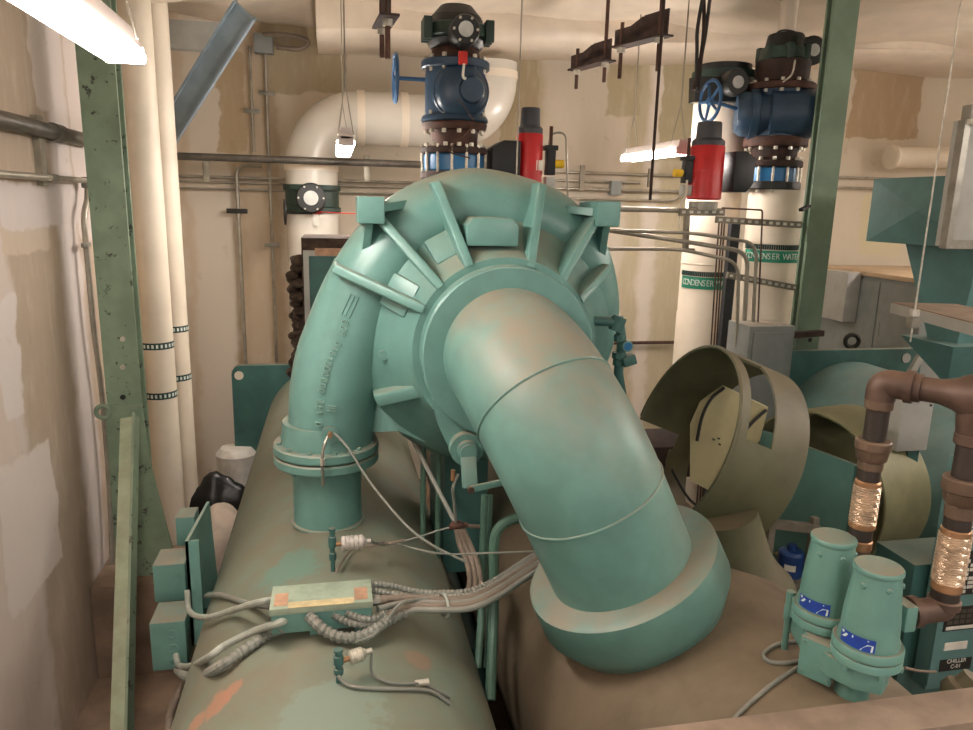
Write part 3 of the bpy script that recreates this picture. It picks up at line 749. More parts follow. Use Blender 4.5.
# ---- red actuators
def actuator(label, xl, xr, ycap, yred, ybot, Y, box, side):
    xm = (xl+xr)/2; c = at(xm, yred, Y=Y); r = px2m((xr-xl)/2, c); zb, zr, zc = at(xm, ybot, Y=Y).z, c.z, at(xm-1, ycap, Y=Y).z
    t = thing('valve_actuator', label, 'actuator', V((c.x, Y, zb)))
    MB().lathe([(0, 0), (r*.9, 0), (r, .01), (r, zr-zb-.01), (r*.95, zr-zb), (0, zr-zb)], (c.x, Y, zb), Z_, 36).build('red_cylinder', 'red_paint', t)
    MB().lathe([(0, 0), (r*.95, 0), (r*.95, .03), (r*.74, .05), (r*.70, zc-zr-.01), (r*.66, zc-zr), (0, zc-zr)], (c.x, Y, zr), Z_, 36).build('end_cap', 'grey_plastic', t)
    bx0, bx1, by0, by1 = box; p0, p1 = at(bx0, by1, Y=Y), at(bx1, by0, Y=Y); w = abs(p1.x-p0.x); h = p1.z-p0.z
    m = MB(); cx_ = (p0.x+p1.x)/2; cz_ = (p0.z+p1.z)/2; s = side
    poly = [(-s*w/2, -h/2), (s*w*.2, -h/2), (s*w/2, -h*.28), (s*w/2, h*.32), (s*w*.1, h/2), (-s*w/2, h/2)]
    m.prism(poly, .22, (cx_, Y-.11, cz_), ((1, 0, 0), (0, 0, 1), (0, 1, 0))); bmesh.ops.bevel(m.bm, geom=m.bm.edges[:], offset=.008, segments=2, profile=.5, affect='EDGES')
    m.build('gear_housing', 'black_plastic', t)
    m = MB(); m.lathe([(r*1.005, 0), (r*1.02, 0), (r*1.02, .012), (r*1.005, .012)], (c.x, Y, zb+(zr-zb)*.52), Z_, 36); m.build('clamp_ring', 'red_paint', t)
    return t, c, r, zb
ta, ca, ra, zb_ = actuator('red cylindrical valve actuator with grey cap just above the compressor top', 516.5, 543.5, 108, 134, 215, Y1, (488, 517, 142, 182), -1)
q = at(537, 165, Y=Y1-ra-.002); MB().box(q+V((.02, .02, 0)), (.05, .006, .06), (V((.9, .43, 0)), V((-.43, .9, 0)), Z_)).build('rating_label', 'placard_white', ta)
tb, cb, rb2, zb2 = actuator('red cylindrical valve actuator with grey cap in front of the labelled white pipe', 691, 725, 122, 146, 200, 4.75, (724, 748, 153, 192), 1)
MB().lathe([(0, 0), (rb2*.85, 0), (rb2*.85, .06), (0, .06)], (cb.x, 4.75, zb2-.07), Z_, 28).build('base_plug', 'galv', tb)
def positioner(label, px, Y, s):
    x, y = px; c = at(x, y, Y=Y); t = thing('limit_switch', label, 'switch', at(x, y+14, Y=Y))
    MB().box(c, (.055, .07, .15), None, .006).build('switch_case', 'black_plastic', t)
    MB().box(c+V((0, 0, .09)), (.08, .08, .03), None, .004).build('switch_lid', 'black_plastic', t)
    k = at(x+s*9, y+1, Y=Y-.02); MB().cyl(k-V((.028, 0, 0)), k+V((.028, 0, 0)), .026, seg=18).build('yellow_knob', 'yellow', t)
    MB().cyl(c, k, .012, seg=8).build('knob_stem', 'galv', t)
    MB().cyl(c+V((-.1*s*0, 0, .1)), c+V((0, 0, .22)), .012, seg=8).build('nipple', 'rust', t)
    MB().box(c+V((.0, -.0, -.12)), (.06, .07, .07), None, .004).build('lower_block', 'dial', t)
    return t
positioner('small black limit switch with yellow knob beside the left red actuator', (550, 163), Y1, 1)
positioner('small black limit switch with yellow knob beside the right red actuator', (687, 172), 4.75, -1)
# connecting tubes
def run(name, label, pts, r, mat, cat='conduit', rad=.06, seg=10, group=None):
    return tag(MB().tube(fillet(pts, rad), r, seg).build(name, mat), label, cat, group)
run('sensor_tube', 'thin steel tube hooping over from the left red actuator switch', [at(549, 152, Y=Y1), at(550, 133, Y=Y1), at(566, 132, Y=Y1), at(568, 210, Y=Y1)], .007, 'wire', 'tube', .05)
run('sensor_tube', 'thin pale tube hanging from the right red actuator switch', [at(687, 180, Y=4.7), at(686, 197, Y=4.7), at(679, 206, Y=4.72), at(680, 228, Y=4.75)], .008, 'pvc', 'tube', .05)

# ---- conduits on the back wall
YW = 6.74
def clampbar(parent, c, w=.10, h=.03, mat='galv'):
    return MB().box(c, (w, .02, h), None, .004).build('strap', mat, parent)
def vconduit(label, px, y0, y1, straps, r=.013):
    x0 = at(px, y0, Y=YW); t = thing('wall_conduit', label, 'conduit', V((x0.x, YW, at(px+(y1-y0)*.034, y1, Y=YW).z)), 'conduits on the back wall')
    MB().cyl((x0.x, YW, at(px, y1, Y=YW).z), x0, r, seg=12).build('conduit_tube', 'conduit', t)
    for s in straps: clampbar(t, V((x0.x, YW-.005, at(px, s, Y=YW).z)), .13, .035)
    return t
vconduit('vertical conduit dropping from the grey box at upper left of back wall', 265, 52, 420, (93, 245), .015)
vconduit('short vertical conduit left of the grey box on the back wall', 249.5, 46, 152, (111,), .013)
p = at(263.5, 44, Y=YW-.02); m = MB().box(p, (.15, .10, .15), None, .006)
tag(m.build('junction_box', 'grey_box'), 'small grey junction box high on the back wall at left', 'junction box')
m = MB(); m.tube(catmull([at(255, 36, Y=YW-.03), at(275, 34, Y=YW-.08), at(298, 37, Y=YW-.1), at(308, 42, Y=YW-.08), at(300, 49, Y=YW-.06), at(276, 47, Y=YW-.03)], 5), .02, 8)
tag(m.build('flexible_conduit', 'cable_tan'), 'dusty flexible conduit looping out of the upper left grey box', 'conduit')
hk = thing('hooked_conduit', 'conduit hooking over and dropping below the black pipe on the back wall', 'conduit', at(242, 400, Y=YW), 'conduits on the back wall')
MB().tube(fillet([at(262, 166, Y=YW-.02), at(236, 165, Y=YW-.02), V((at(237, 180, Y=YW-.02).x, YW-.02, at(244, 400, Y=YW).z))], .10, 8), .017, 12).build('conduit_tube', 'conduit', hk)
q = at(237, 211, Y=YW-.03); MB().box(q, (.17, .03, .04), None, .004).build('strap', 'cable_black', hk)
YB2 = 6.02
bp0, bp1 = at(174, 156, Y=YB2), at(432, 168, Y=YB2)
t = thing('steel_pipe', 'long dark steel pipe crossing in front of the white elbow at left', 'pipe', V((bp0.x, YB2, bp0.z-.1)))
MB().cyl(bp0, V((bp1.x+.1, YB2, bp0.z)), .028, seg=18).build('pipe_run', 'conduit_dark', t)
for px in (205, 367):
    q = at(px, 168, Y=YB2); m = MB(); m.box(V((q.x, YB2+.04, q.z)), (.045, .03, .20), None, .003); m.build('strut_hanger', 'strut', t)
for i, (yy, rr) in enumerate(((176, .014), (181, .012), (188, .010))):
    q = at(180, yy, Y=YW); tag(MB().cyl((XL+.05, YW, q.z), V((at(445, yy+6, Y=YW).x, YW, q.z)), rr, seg=10).build('wall_conduit', 'conduit'), ['thin horizontal conduit directly below the dark pipe on the back wall', 'second thin horizontal conduit below the dark pipe on the back wall', 'lowest thin horizontal conduit below the dark pipe on the back wall'][i], 'conduit', 'conduits on the back wall')
for i, (x0, x1, yy, rr) in enumerate(((548, 700, 171.5, .016), (548, 640, 180, .013), (548, 700, 188, .016))):
    q = at(x0, yy, Y=YW); tag(MB().cyl((q.x, YW, q.z), V((at(x1, yy, Y=YW).x, YW, q.z)), rr, seg=10).build('wall_conduit', 'conduit'), ['top of three conduits on the back wall right of the left red actuator', 'middle of three conduits on the back wall right of the left red actuator', 'bottom of three conduits on the back wall right of the left red actuator'][i], 'conduit', 'conduits on the back wall')
for i, px in enumerate((581, 649)):
    q = at(px, 178, Y=YW); m = MB(); m.box(V((q.x, YW-.03, q.z)), (.045, .03, .23 if i == 0 else .17), None, .003); tag(m.build('wall_strut', 'strut'), ['short vertical strut over the three back wall conduits near the left red actuator', 'short vertical strut over the back wall conduits under the far lamp'][i], 'strut')
p = at(615, 188, Y=YW-.03); m = MB().box(p, (.10, .08, .13), None, .006); tag(m.build('junction_box', 'grey_box'), 'small grey junction box on the conduits right of the compressor', 'junction box')
run('wall_conduit', 'thin pale conduit along the back wall just above the right compressor boss', [at(560, 198, Y=YW), V((at(676, 200, Y=YW).x, YW, at(560, 198, Y=YW).z)), at(692, 180, Y=YW)], .011, 'conduit')
for i, yy in enumerate((177, 187.5)):
    q = at(836, yy, Y=YW); tag(MB().cyl((q.x-.25, YW, q.z), (q.x+.75, YW, q.z), .014, seg=10).build('wall_conduit', 'conduit'), ['upper of two short conduits right of the right green column', 'lower of two short conduits right of the right green column'][i], 'conduit')
q = at(620, 343, Y=YW); tag(MB().cyl((q.x-.1, YW, q.z), (q.x+.6, YW, q.z), .016, seg=10).build('wall_conduit', 'rust'), 'brown pipe low on the back wall right of the compressor', 'conduit')

# ---- struts and bent conduits round the labelled pipes
YS = 4.72
s0_, s1_ = at(617, 209, Y=YS), at(690, 209, Y=YS)
tag(MB().cyl(s0_, V((s1_.x, YS, s0_.z)), .017, seg=12).build('conduit_stub', 'conduit'), 'thick grey conduit behind the right compressor boss', 'conduit')
def bent(label, pts, r, Y, name='bent_conduit'):
    P3 = [at(x, y, Y=Y) for x, y in pts]; return run(name, label, P3, r, 'conduit', 'conduit', .11, 12)
bent('uppermost bent conduit sweeping down into the grey electrical box', [(600, 230), (694, 233), (757, 243), (752, 345)], .012, 4.62)
bent('middle bent conduit sweeping down into the grey electrical box', [(600, 229), (694, 243), (748, 252), (743, 345)], .015, 4.66)
bent('lowest bent conduit sweeping down left of the grey electrical box', [(600, 249), (680, 249), (739, 262), (735, 400)], .012, 4.58)
def slotted(label, a, b, Y, w=.045):
    p, q = at(a[0], a[1], Y=Y), at(b[0], b[1], Y=Y); t = thing('slotted_strut', label, 'strut', (p+q)/2-V((0, 0, .03)))
    MB().beam(p, q, w, .03, (0, 1, 0), .003).build('channel', 'strut', t); n = int((q-p).length/.05)
    d = (q-p).normalized(); 
    for i in range(n):
        c = p+d*(i+.5)*(q-p).length/n-V((0, .016, 0)); MB().box(c, (.026, .003, .018), (d, V((0, 1, 0)), d.cross(V((0, 1, 0))))).build('slot', 'placard_white', t)
    return t
slotted('upper slotted steel strut running from the right red actuator to the green column', (716, 219.5), (801, 225), 4.66)
slotted('lower slotted steel strut between the bent conduits and the green column', (727, 275), (797, 288), 4.68)
slotted('short slotted strut under the right red actuator', (679, 212), (724, 212), 4.70, .05)
p, q = at(687, 210, Y=4.76), at(685.5, 248, Y=4.76); m = MB(); m.beam(p, q, .045, .03, (1, 0, 0), .003); m.box(q-V((0, 0, .01)), (.12, .05, .02)); tag(m.build('strut_post', 'strut'), 'vertical strut piece in front of the labelled pipe below the red actuator', 'strut')
m = MB(); p = at(735, 221, Y=4.95); m.bb((p.x-.035, 4.93, 0), (p.x+.035, 4.98, p.z)); tag(m.build('steel_channel', 'grey_plastic'), 'dark upright steel channel between the two labelled white pipes', 'channel')
for i, (xa, xb) in enumerate(((722, 714), (724.5, 716.5), (719, 711))):
    run('copper_line', ['nearest of three thin copper lines running down the left labelled pipe', 'right of three thin copper lines running down the left labelled pipe', 'left of three thin copper lines running down the left labelled pipe'][i], [at(xa, 222, Y=5.0), at(xb, 345, Y=5.0), V((at(xb, 345, Y=5.0).x, 5.0, 0))], .006, 'copper_dirty', 'tube')
run('copper_line', 'thin copper line bending down in front of the right labelled pipe', [at(722, 208, Y=4.6), at(762.5, 210, Y=4.6), at(757, 345, Y=4.6)], .006, 'copper_dirty', 'tube', .02)

# ---- ceiling hangers
def ibeam(label, a, b, Ya, Yb, h, rods, notch=True):
    p, q = at(a[0], a[1], Y=Ya), at(b[0], b[1], Y=Yb); q.z = p.z+(q.z-p.z)*1.0; d = (q-p); L = d.length; d.normalize(); s = V((0, 0, 1)).cross(d).normalized(); u = d.cross(s)
    t = thing('hanger_beam', label, 'steel beam', (p+q)/2-u*h)
    m = MB(); m.box((p+q)/2-u*h/2, (L, .10, .012), (d, s, u)); m.build('bottom_flange', 'rust_dark', t)
    prof = [(0, 0), (L, 0), (L, h), (L*.55, h), (L*.3, h*.62), (0, h*.62)] if notch else [(0, 0), (L, 0), (L, h), (0, h)]
    m = MB(); m.prism(prof, .012, p-u*h/2-s*.006, (d, u, s)); m.build('web', 'rust_dark', t)
    m = MB()
    pts = [(L, h), (L*.55, h), (L*.3, h*.62), (-.02, h*.62)] if notch else [(L, h), (0, h)]
    for (ua, va), (ub, vb) in zip(pts, pts[1:]): m.beam(p-u*h/2+d*ua+u*va, p-u*h/2+d*ub+u*vb, .10, .012, s)
    m.build('top_flange', 'rust_dark', t)
    for f, l0, l1 in rods:
        c = p+d*L*f; MB().cyl(c-V((0, 0, h/2+l0)), V((c.x, c.y, l1 if l1 else c.z+.1)), .014, seg=8).build('threaded_rod', 'rust', t); MB().cyl(c-V((0, 0, h/2+.04)), c-V((0, 0, h/2)), .028, seg=6).build('nut', 'bolt', t)
    return t
ibeam('rusty notched steel hanger beam, the lower of the two right of centre', (573, 64), (611, 53), 5.75, 5.30, .095, ((.12, .14, None), (.86, .14, 4.25)))
ibeam('rusty notched steel hanger beam, the higher and nearer of the two right of centre', (617, 40), (668, 26), 5.0, 4.5, .10, ((.1, .20, None), (.86, .20, 4.25)))
ibeam('rusty steel hanger beam end against the ceiling at upper centre left', (381, 18), (390, 2), 4.5, 4.0, .11, ((.1, .16, None), (.75, .20, 4.25)), False)
def rope(label, a, b, Y, r=.004, mat='wire_rope', name='wire_rope', cat='wire'):
    p, q = at(a[0], a[1], Y=Y), at(b[0], b[1], Y=Y); p = V((p.x, Y, 4.25)) if a[1] <= 2 else p
    return tag(MB().cyl(p, V((q.x if a[1] > 2 else p.x, Y, q.z)), r, seg=8).build(name, mat), label, cat)
rope('thin steel wire hanging from the ceiling over the left red actuator', (522, 0), (536, 182), 3.9, .004)
rope('dark threaded rod hanging from the ceiling left of the far lamp fittings', (664, 0), (645, 200), 4.4, .010, 'rust_dark', 'threaded_rod', 'rod')
# black cables dropping to the right black valve
for i, pts in enumerate(([(706, 0), (698, 25), (697, 50), (696, 88)], [(700, 0), (704, 22), (701, 55), (694, 90)], [(711, 0), (706, 30), (701, 60), (699, 92)])):
    P3 = [at(x, y, Y=4.98) for x, y in pts]; P3[0].z = 4.25
    tag(MB().tube(catmull(P3, 6), .013, 8).build('black_cable', ['cable_black', 'rust_dark', 'cable_black'][i]), ['black cable leftmost of those dropping to the right black valve', 'brown cable twisted among black ones above the right black valve', 'black cable rightmost of those dropping to the right black valve'][i], 'cable')
paint('placard_grid', '4a463c', .5)
# ================================================================== right side
def hsection(mb, x, y, z0, z1, w, d, tf=.018, tw=.014):
    mb.bb((x-w/2, y-d/2, z0), (x+w/2, y-d/2+tf, z1)); mb.bb((x-w/2, y+d/2-tf, z0), (x+w/2, y+d/2, z1)); mb.bb((x-tw/2, y-d/2+tf, z0), (x+tw/2, y+d/2-tf, z1))
pc = at(812, 250, Y=4.6); pc2 = at(843, 20, Y=4.6)
t = thing('steel_column', 'green painted steel column at the right beside the blue check valve', 'column', (pc.x+.03, 4.6, 0))
m = MB(); x, w = pc.x+.045, .19
m.bb((x-w/2, 4.6, 0), (x+w/2, 4.6+.02, 4.3)); m.bb((x-w/2, 4.66, 0), (x+w/2, 4.68, 4.3)); m.bb((x-.008, 4.62, 0), (x+.008, 4.66, 4.3))
m.build('h_section', 'green_steel_right', t)
m = MB(); m.bb((x-w/2-.004, 4.585, 0), (x-w/2+.04, 4.60, 2.45)); m.build('cover_strip', 'green_steel_right', t)
for yy in (340, 360, 378): 
    q = at(810, yy, Y=4.6); MB().cyl(q-V((0, .002, 0)), q+V((0, .001, 0)), .016, seg=14).build('bolt_hole', 'rubber', t)
m = MB(); q0, q1, q2 = at(783, 350, Y=4.5), at(789, 335, Y=4.54), at(822, 333, Y=4.56); m.beam(q0, q1, .05, .03, (0, 1, 0)); m.beam(q1, q2, .04, .05, (0, 1, 0)); tag(m.build('rusty_clamp', 'rust_dark'), 'rusty bent clamp bar on the right green column', 'clamp')
m = MB(); q = at(809, 206, Y=4.59); m.beam(q, at(801, 210, Y=4.5), .03, .02); tag(m.build('beam_clamp', 'rubber'), 'small black clip on the left edge of the right green column', 'clip')
# grey electrical box on a post
g0, g1 = at(750, 328, Y=4.42), at(787, 378, Y=4.42)
t = thing('electrical_box', 'grey steel electrical box with dusty top behind the olive shroud', 'electrical box', ((g0.x+g1.x)/2, 4.55, 0))
m = MB(); m.bb((g0.x, 4.42, 1.15), (g1.x+.02, 4.70, g0.z+.01), .006); m.build('enclosure', 'grey_box', t)
m = MB(); m.bb((g0.x+.03, 4.408, 1.2), (g1.x-.01, 4.42, g0.z-.03), .004); m.build('door', 'grey_box', t)
m = MB(); m.bb((g0.x+.08, 4.46, 0), (g0.x+.18, 4.56, 1.15)); m.build('post', 'strut', t)
# far grey cabinet with wood top
XC = 4.7; ca_, cb_ = at(826, 266, X=XC), at(908, 278, X=XC)
t = thing('cabinet', 'grey sheet metal cabinet with dusty wooden top by the back wall at right', 'cabinet', (XC+.5, (ca_.y+cb_.y)/2, 0))
m = MB(); m.bb((XC, cb_.y-.2, 0), (XC+1.0, ca_.y+.1, ca_.z-.04)); m.build('body', 'grey_box', t)
m = MB(); m.bb((XC-.03, cb_.y-.23, ca_.z-.04), (XC+1.03, ca_.y+.12, ca_.z), .005); m.build('top_board', 'wood_top', t)
ys = at(878, 310, X=XC).y
m = MB(); m.bb((XC-.012, cb_.y-.15, .3), (XC, ys-.006, ca_.z-.08)); m.bb((XC-.02, ys-.06, 1.6), (XC, ys-.03, 1.72)); m.build('door', 'grey_box', t)
m = MB(); m.bb((XC-.012, ys+.006, .3), (XC, ca_.y, ca_.z-.08)); m.build('door', 'grey_box', t)
XB = 4.54; b0, b1 = at(842, 322, X=XB), at(822, 300, X=XB); bt = at(845, 272, X=XB)
m = MB(); m.bb((XB, b0.y, b0.z), (XC-.02, b1.y, bt.z), .006); tag(m.build('wall_box', 'grey_light'), 'small grey box fixed on the side of the far grey cabinet', 'box')
# second chiller: barrel with tube sheet and lifting lug
t = thing('second_chiller_barrel', 'teal barrel with tube sheet of the neighbouring chiller at far right', 'chiller barrel', (3.56, 3.6, 0))
X2, Z2, R2 = 3.56, 1.10, .53
m = MB(); n0 = at(815, 352, Y=4.5); n1 = at(918, 347.5, Y=4.5); plate_with_hole(m, X2-.7, n1.x, .3, n1.z, 4.45, 4.51, .06); m.build('tube_sheet', 'teal_dark', t)
q = at(906, 358, Y=4.45); MB().lathe([(0, 0), (.035, 0), (.035, .004), (0, .004)], q-V((0, .006, 0)), (0, 1, 0), 20).build('lifting_hole', 'grey_light', t)
m = MB(); m.lathe([(0, 0), (R2, 0), (R2, 1.95), (0, 1.95)], (X2, 2.5, Z2), (0, 1, 0), 72); m.build('shell', 'teal_hood', t)
for yy in (2.8, 4.2): MB().bb((X2-.4, yy-.05, 0), (X2+.4, yy+.05, .8)).build('support_foot', 'teal_dark', t)
q = at(852, 341, Y=4.9); m = MB(); m.torus(q, (.3, 1, 0), .05, .018, 24, 8); m.beam(q-V((0, 0, .05)), V((q.x, q.y, .0)), .05, .03); tag(m.build('lifting_eye', 'black_iron'), 'black lifting eye standing up behind the far tube sheet', 'lifting eye')
m = MB(); m.beam(at(924, 350, Y=4.3), at(902, 388, Y=4.25), .05, .03, (0, 1, 0)); m.beam(at(902, 388, Y=4.25), V((at(902, 388, Y=4.25).x, 4.25, 1.4)), .04, .03, (0, 1, 0)); tag(m.build('angle_bracket', 'grey_light'), 'pale angle bracket slanting beside the far tube sheet hole', 'bracket')
# teal hood with a throat below
XH = 3.30; h0, h1 = at(867, 179, X=XH), at(866, 241, X=XH); hy = at(985, 250, X=XH).y
t = thing('teal_hood', 'teal sheet metal hood with creased side at the right edge above the grey tray', 'hood', (XH+.5, (h1.y+hy)/2, 1.55))
zt_, zb_2 = h0.z, h1.z; ya, yb = h1.y, hy
m = MB(); ap = V((XH-.05, (ya+yb)/2, (zt_+zb_2)/2))
m.bb((XH, yb, zb_2), (XH+1.0, ya, zt_))
v = [m.bm.verts.new(p) for p in ((XH, yb, zb_2), (XH, ya, zb_2), (XH, ya, zt_), (XH, yb, zt_))]; a_ = m.bm.verts.new(ap)
for i in range(4): m.bm.faces.new((v[i], v[(i+1) % 4], a_))
m.build('hood_box', 'teal_hood', t, smooth=5)
n1, n2 = at(905, 246, X=XH+.12), at(914, 330, X=XH+.12)
m = MB(); y1_, y2_ = n1.y, n2.y; zn = 1.93
m.hull([(XH+.22, y2_, zn), (XH+.8, y2_, zn), (XH+.8, yb+.3, zn), (XH+.22, yb+.3, zn)], [(XH+.12, y1_, zb_2), (XH+.85, y1_, zb_2), (XH+.85, yb+.15, zb_2), (XH+.12, yb+.15, zb_2)]); m.build('throat', 'teal_hood', t, smooth=5)
m = MB(); f0 = at(907, 330, X=XH+.10)
m.hull([(XH+.3, y2_-.1, 1.66), (XH+.75, y2_-.1, 1.66), (XH+.75, yb+.4, 1.66), (XH+.3, yb+.4, 1.66)], [(XH+.10, f0.y+.05, zn), (XH+.9, f0.y+.05, zn), (XH+.9, yb+.2, zn), (XH+.10, yb+.2, zn)]); m.build('lower_flare', 'teal_hood', t, smooth=5)
# hanging grey tray and its rods, grey box on the rail above
ZT = 2.2; k0 = at(891, 303, Z=ZT); k1 = at(973, 324, Z=ZT)
t = thing('hanging_tray', 'grey steel tray hung on a threaded rod at the right edge', 'tray', (k0.x+.3, (k0.y+k1.y)/2, ZT-.05))
dd = (k1-k0).normalized(); ss = V((0, 0, 1)).cross(dd); kk = k0+dd*1.1
m = MB(); m.prism([(0, 0), (1.1, 0), (1.1, .34), (0, .34)], .05, k0-V((0, 0, .05)), (dd, ss, Z_)); m.build('tray_plate', 'grey_light', t)
m = MB(); m.prism([(.01, .01), (1.09, .01), (1.09, .33), (.01, .33)], .006, k0, (dd, ss, Z_)); m.build('tray_dust', 'peach_dust', t)
rr = at(914, 316, Z=ZT); rtop = at(944, 118, Y=rr.y).z
m = MB(); m.cyl(V((rr.x, rr.y, ZT-.12)), V((rr.x, rr.y, 4.25)), .004, seg=8); m.build('threaded_rod', 'bolt', t)
MB().cyl(V((rr.x, rr.y, ZT)), V((rr.x, rr.y, ZT+.03)), .022, seg=6).build('nut', 'bolt', t)
MB().box(V((rr.x, rr.y, ZT-.03)), (.045, .04, .05), None, .004).build('angle_clip', 'galv', t)
YG = rr.y-.02; gx0 = at(940, 240, Y=YG).x; gz0, gz1 = at(940, 246, Y=YG).z, at(950, 120, Y=YG).z
t = thing('hung_box', 'grey sheet metal box hanging from a rail at the right edge above the tray', 'box', (gx0+.4, YG+.0, gz0))
m = MB(); m.bb((gx0+.004, YG-.035, gz0), (gx0+.7, YG+.03, gz1), .004); m.build('box_body', 'grey_light', t)
m = MB(); m.bb((gx0, YG-.04, gz0-.01), (gx0+.03, YG-.0, gz1)); m.bb((gx0+.03, YG-.04, gz0-.01), (gx0+.7, YG-.036, gz0+.03)); m.build('frame_angle', 'galv', t)
rz = at(945, 113, Y=YG).z
m = MB(); m.bb((gx0-.0, YG-.06, gz1), (gx0+.9, YG-.01, gz1+.06), .004); m.build('rail', 'galv', t)
for dx in (.0, .06): MB().cyl((gx0+.01+dx, YG-.06, gz1-.02), (gx0+.01+dx, YG-.06, gz1+.0), .016, seg=6).build('nut', 'bolt', t)
MB().cyl((gx0+.10, YG-.03, gz1), (gx0+.10, YG-.03, 4.25), .010, seg=8).build('threaded_rod', 'bolt', t)
# white duct on the wall up at the far right
dz = at(890, 157, Y=6.5); q2 = at(973, 155, Y=6.5)
m = MB(); m.cyl((dz.x, 6.5, dz.z), (XR-.01, 6.5, dz.z+.05), .10, seg=28); m.torus((dz.x+.02, 6.5, dz.z), (1, 0, 0), .10, .02, 28); tag(m.build('wrapped_pipe', 'pvc'), 'beige wrapped pipe along the back wall at far right', 'pipe')

# ---- olive shrouds
def shroud(label, c, ax, R, L, keep, base_z, mat='olive'):
    ax = V(ax).normalized(); ref = Z_; y = ax.cross(ref).normalized(); x = y.cross(ax).normalized()   # x up, y sideways
    t = thing('olive_shroud', label, 'shroud', V((c.x+ax.x*L/2, c.y+ax.y*L/2, base_z)))
    nth, nl = 96, 16; m = MB(); bm = m.bm; vs = {}
    def gv(i, k):
        i %= nth
        if (i, k) not in vs:
            a = 2*pi*i/nth; vs[i, k] = bm.verts.new(c+ax*L*k/nl+(x*cos(a)+y*sin(a))*R)
        return vs[i, k]
    for i in range(nth):
        for k in range(nl):
            if keep(360*(i+.5)/nth, (k+.5)/nl): bm.faces.new([gv(i, k), gv(i+1, k), gv(i+1, k+1), gv(i, k+1)])
    bmesh.ops.recalc_face_normals(bm, faces=bm.faces[:])
    bmesh.ops.solidify(bm, geom=bm.faces[:], thickness=.010)
    m.build('shroud_shell', mat, t)
    return t, ax, x, y
cs1 = at(679, 435, Y=2.62); ax1 = V((.93, -.04, -.38))
def keep1(a, l):
    if 170 < a < 264 and l < .62+.06*sin(radians(a*3)): return False          # torn away lower left
    if 12 < a < 72 and .14 < l < .50: return False                 # window
    return True
t, ax, ux, uy = shroud('open olive drum shroud with a cut window standing right of the suction elbow', cs1, ax1, .388, .30, keep1, 1.36)
S1 = t
# rolled rim, inner cover with black gaskets, neck
def onshell(c, ax, ux, uy, R, a, l): a = radians(a); return c+ax*l+(ux*cos(a)+uy*sin(a))*R
m = MB(); pts = [onshell(cs1, ax1.normalized(), ux, uy, .383, a, 0) for a in range(-95, 171, 6)]; m.tube(pts, .008, 8); m.build('rim', 'olive', S1)
axn = ax1.normalized()
# yellowish cover plate inside, seen through the opening
cc = cs1+axn*.24; up_ = ux
m = MB(); poly = [(-.27, -.22), (.10, -.27), (.17, .05), (.12, .20), (-.05, .25), (-.20, .12)]
pn = (axn*.88 - uy*(-.25)).normalized(); pu = up_; pw = pn.cross(pu).normalized()
cv = []
p0 = at(722, 440, Y=2.80)
sv = [(690, 424), (700, 402), (722, 386), (768, 408), (760, 440), (738, 470), (718, 496), (690, 480)]
P3 = [at(x, y, Y=2.78+(x-700)*.0012) for x, y in sv]
m = MB(); m.hull(P3, [p+V((.012, .02, 0)) for p in P3]); cover = m.build('inner_cover', 'olive_pale', S1)
for nm, pts in (('gasket_strip', [(697, 441), (702, 417), (711, 399), (724, 388)]), ('gasket_strip', [(720, 490), (726, 467), (741, 437), (752, 423), (766, 410)])):
    MB().tube(catmull([at(x, y, Y=2.765+(x-700)*.0012) for x, y in pts], 6), .007, 6).build(nm, 'rubber', cover)
for px in ((713, 439), (719, 444), (718, 438)): q = at(px[0], px[1], Y=2.79); MB().cyl(q-V((0, .012, 0)), q, .004, seg=6).build('screw', 'rubber', cover)
# neck under the drum that stands on the brown barrel
nb = at(766, 588, Z=1.36); nd = V((nb.x-EC.x, 0, nb.z-EC.z)).normalized()
nc = at(764, 586, Z=1.36)-V((0, -.14, .08)); 
m = MB(); m.lathe([(.195, -.06), (.185, 0), (.150, .06), (.130, .12), (.115, .30), (0, .30)], nc, (-.30, .05, 1), 48); m.build('neck', 'olive', S1)
m = MB(); q = [at(x, y, Y=2.72) for x, y in ((672, 470), (690, 500), (712, 512), (735, 520))]
m.tube(catmull(q, 4), .006, 6); m.build('loose_wire', 'rubber', S1)
cs2 = at(806, 492, Y=2.98)
def keep2(a, l):
    return not (200 < a < 290 and l < .8)
S2, ax2_, ux2, uy2 = shroud('second olive drum shroud holding a teal plate, behind the braided hose', cs2, V((.94, .33, -.04)), .40, .36, keep2, 1.0, 'olive_cover')
axn2 = V((.94, .33, -.04)).normalized()
MB().lathe([(0, 0), (.385, 0), (.385, .012), (0, .012)], cs2+axn2*.34, axn2, 64).build('end_plate', 'olive_cover', S2)
m = MB(); u = uy2; m.prism([(-.30, -.42), (.22, -.42), (.22, .21), (-.30, .23)], .02, cs2+axn2*.03, (u, V((0, 0, 1)), u.cross(V((0, 0, 1))))); m.build('teal_plate', 'teal_side', S2)
m = MB(); m.bb((cs2.x+.05, cs2.y-.1, 0), (cs2.x+.25, cs2.y+.3, cs2.z-.36)); m.build('stand', 'strut', S2)
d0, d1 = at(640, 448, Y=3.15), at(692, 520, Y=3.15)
m = MB(); m.bb((d0.x, 3.15, 1.36), (d1.x, 3.45, d0.z), .01); tag(m.build('steel_box', 'rust_dark'), 'dark brown box in the shadow between the suction elbow and the olive shroud', 'box')
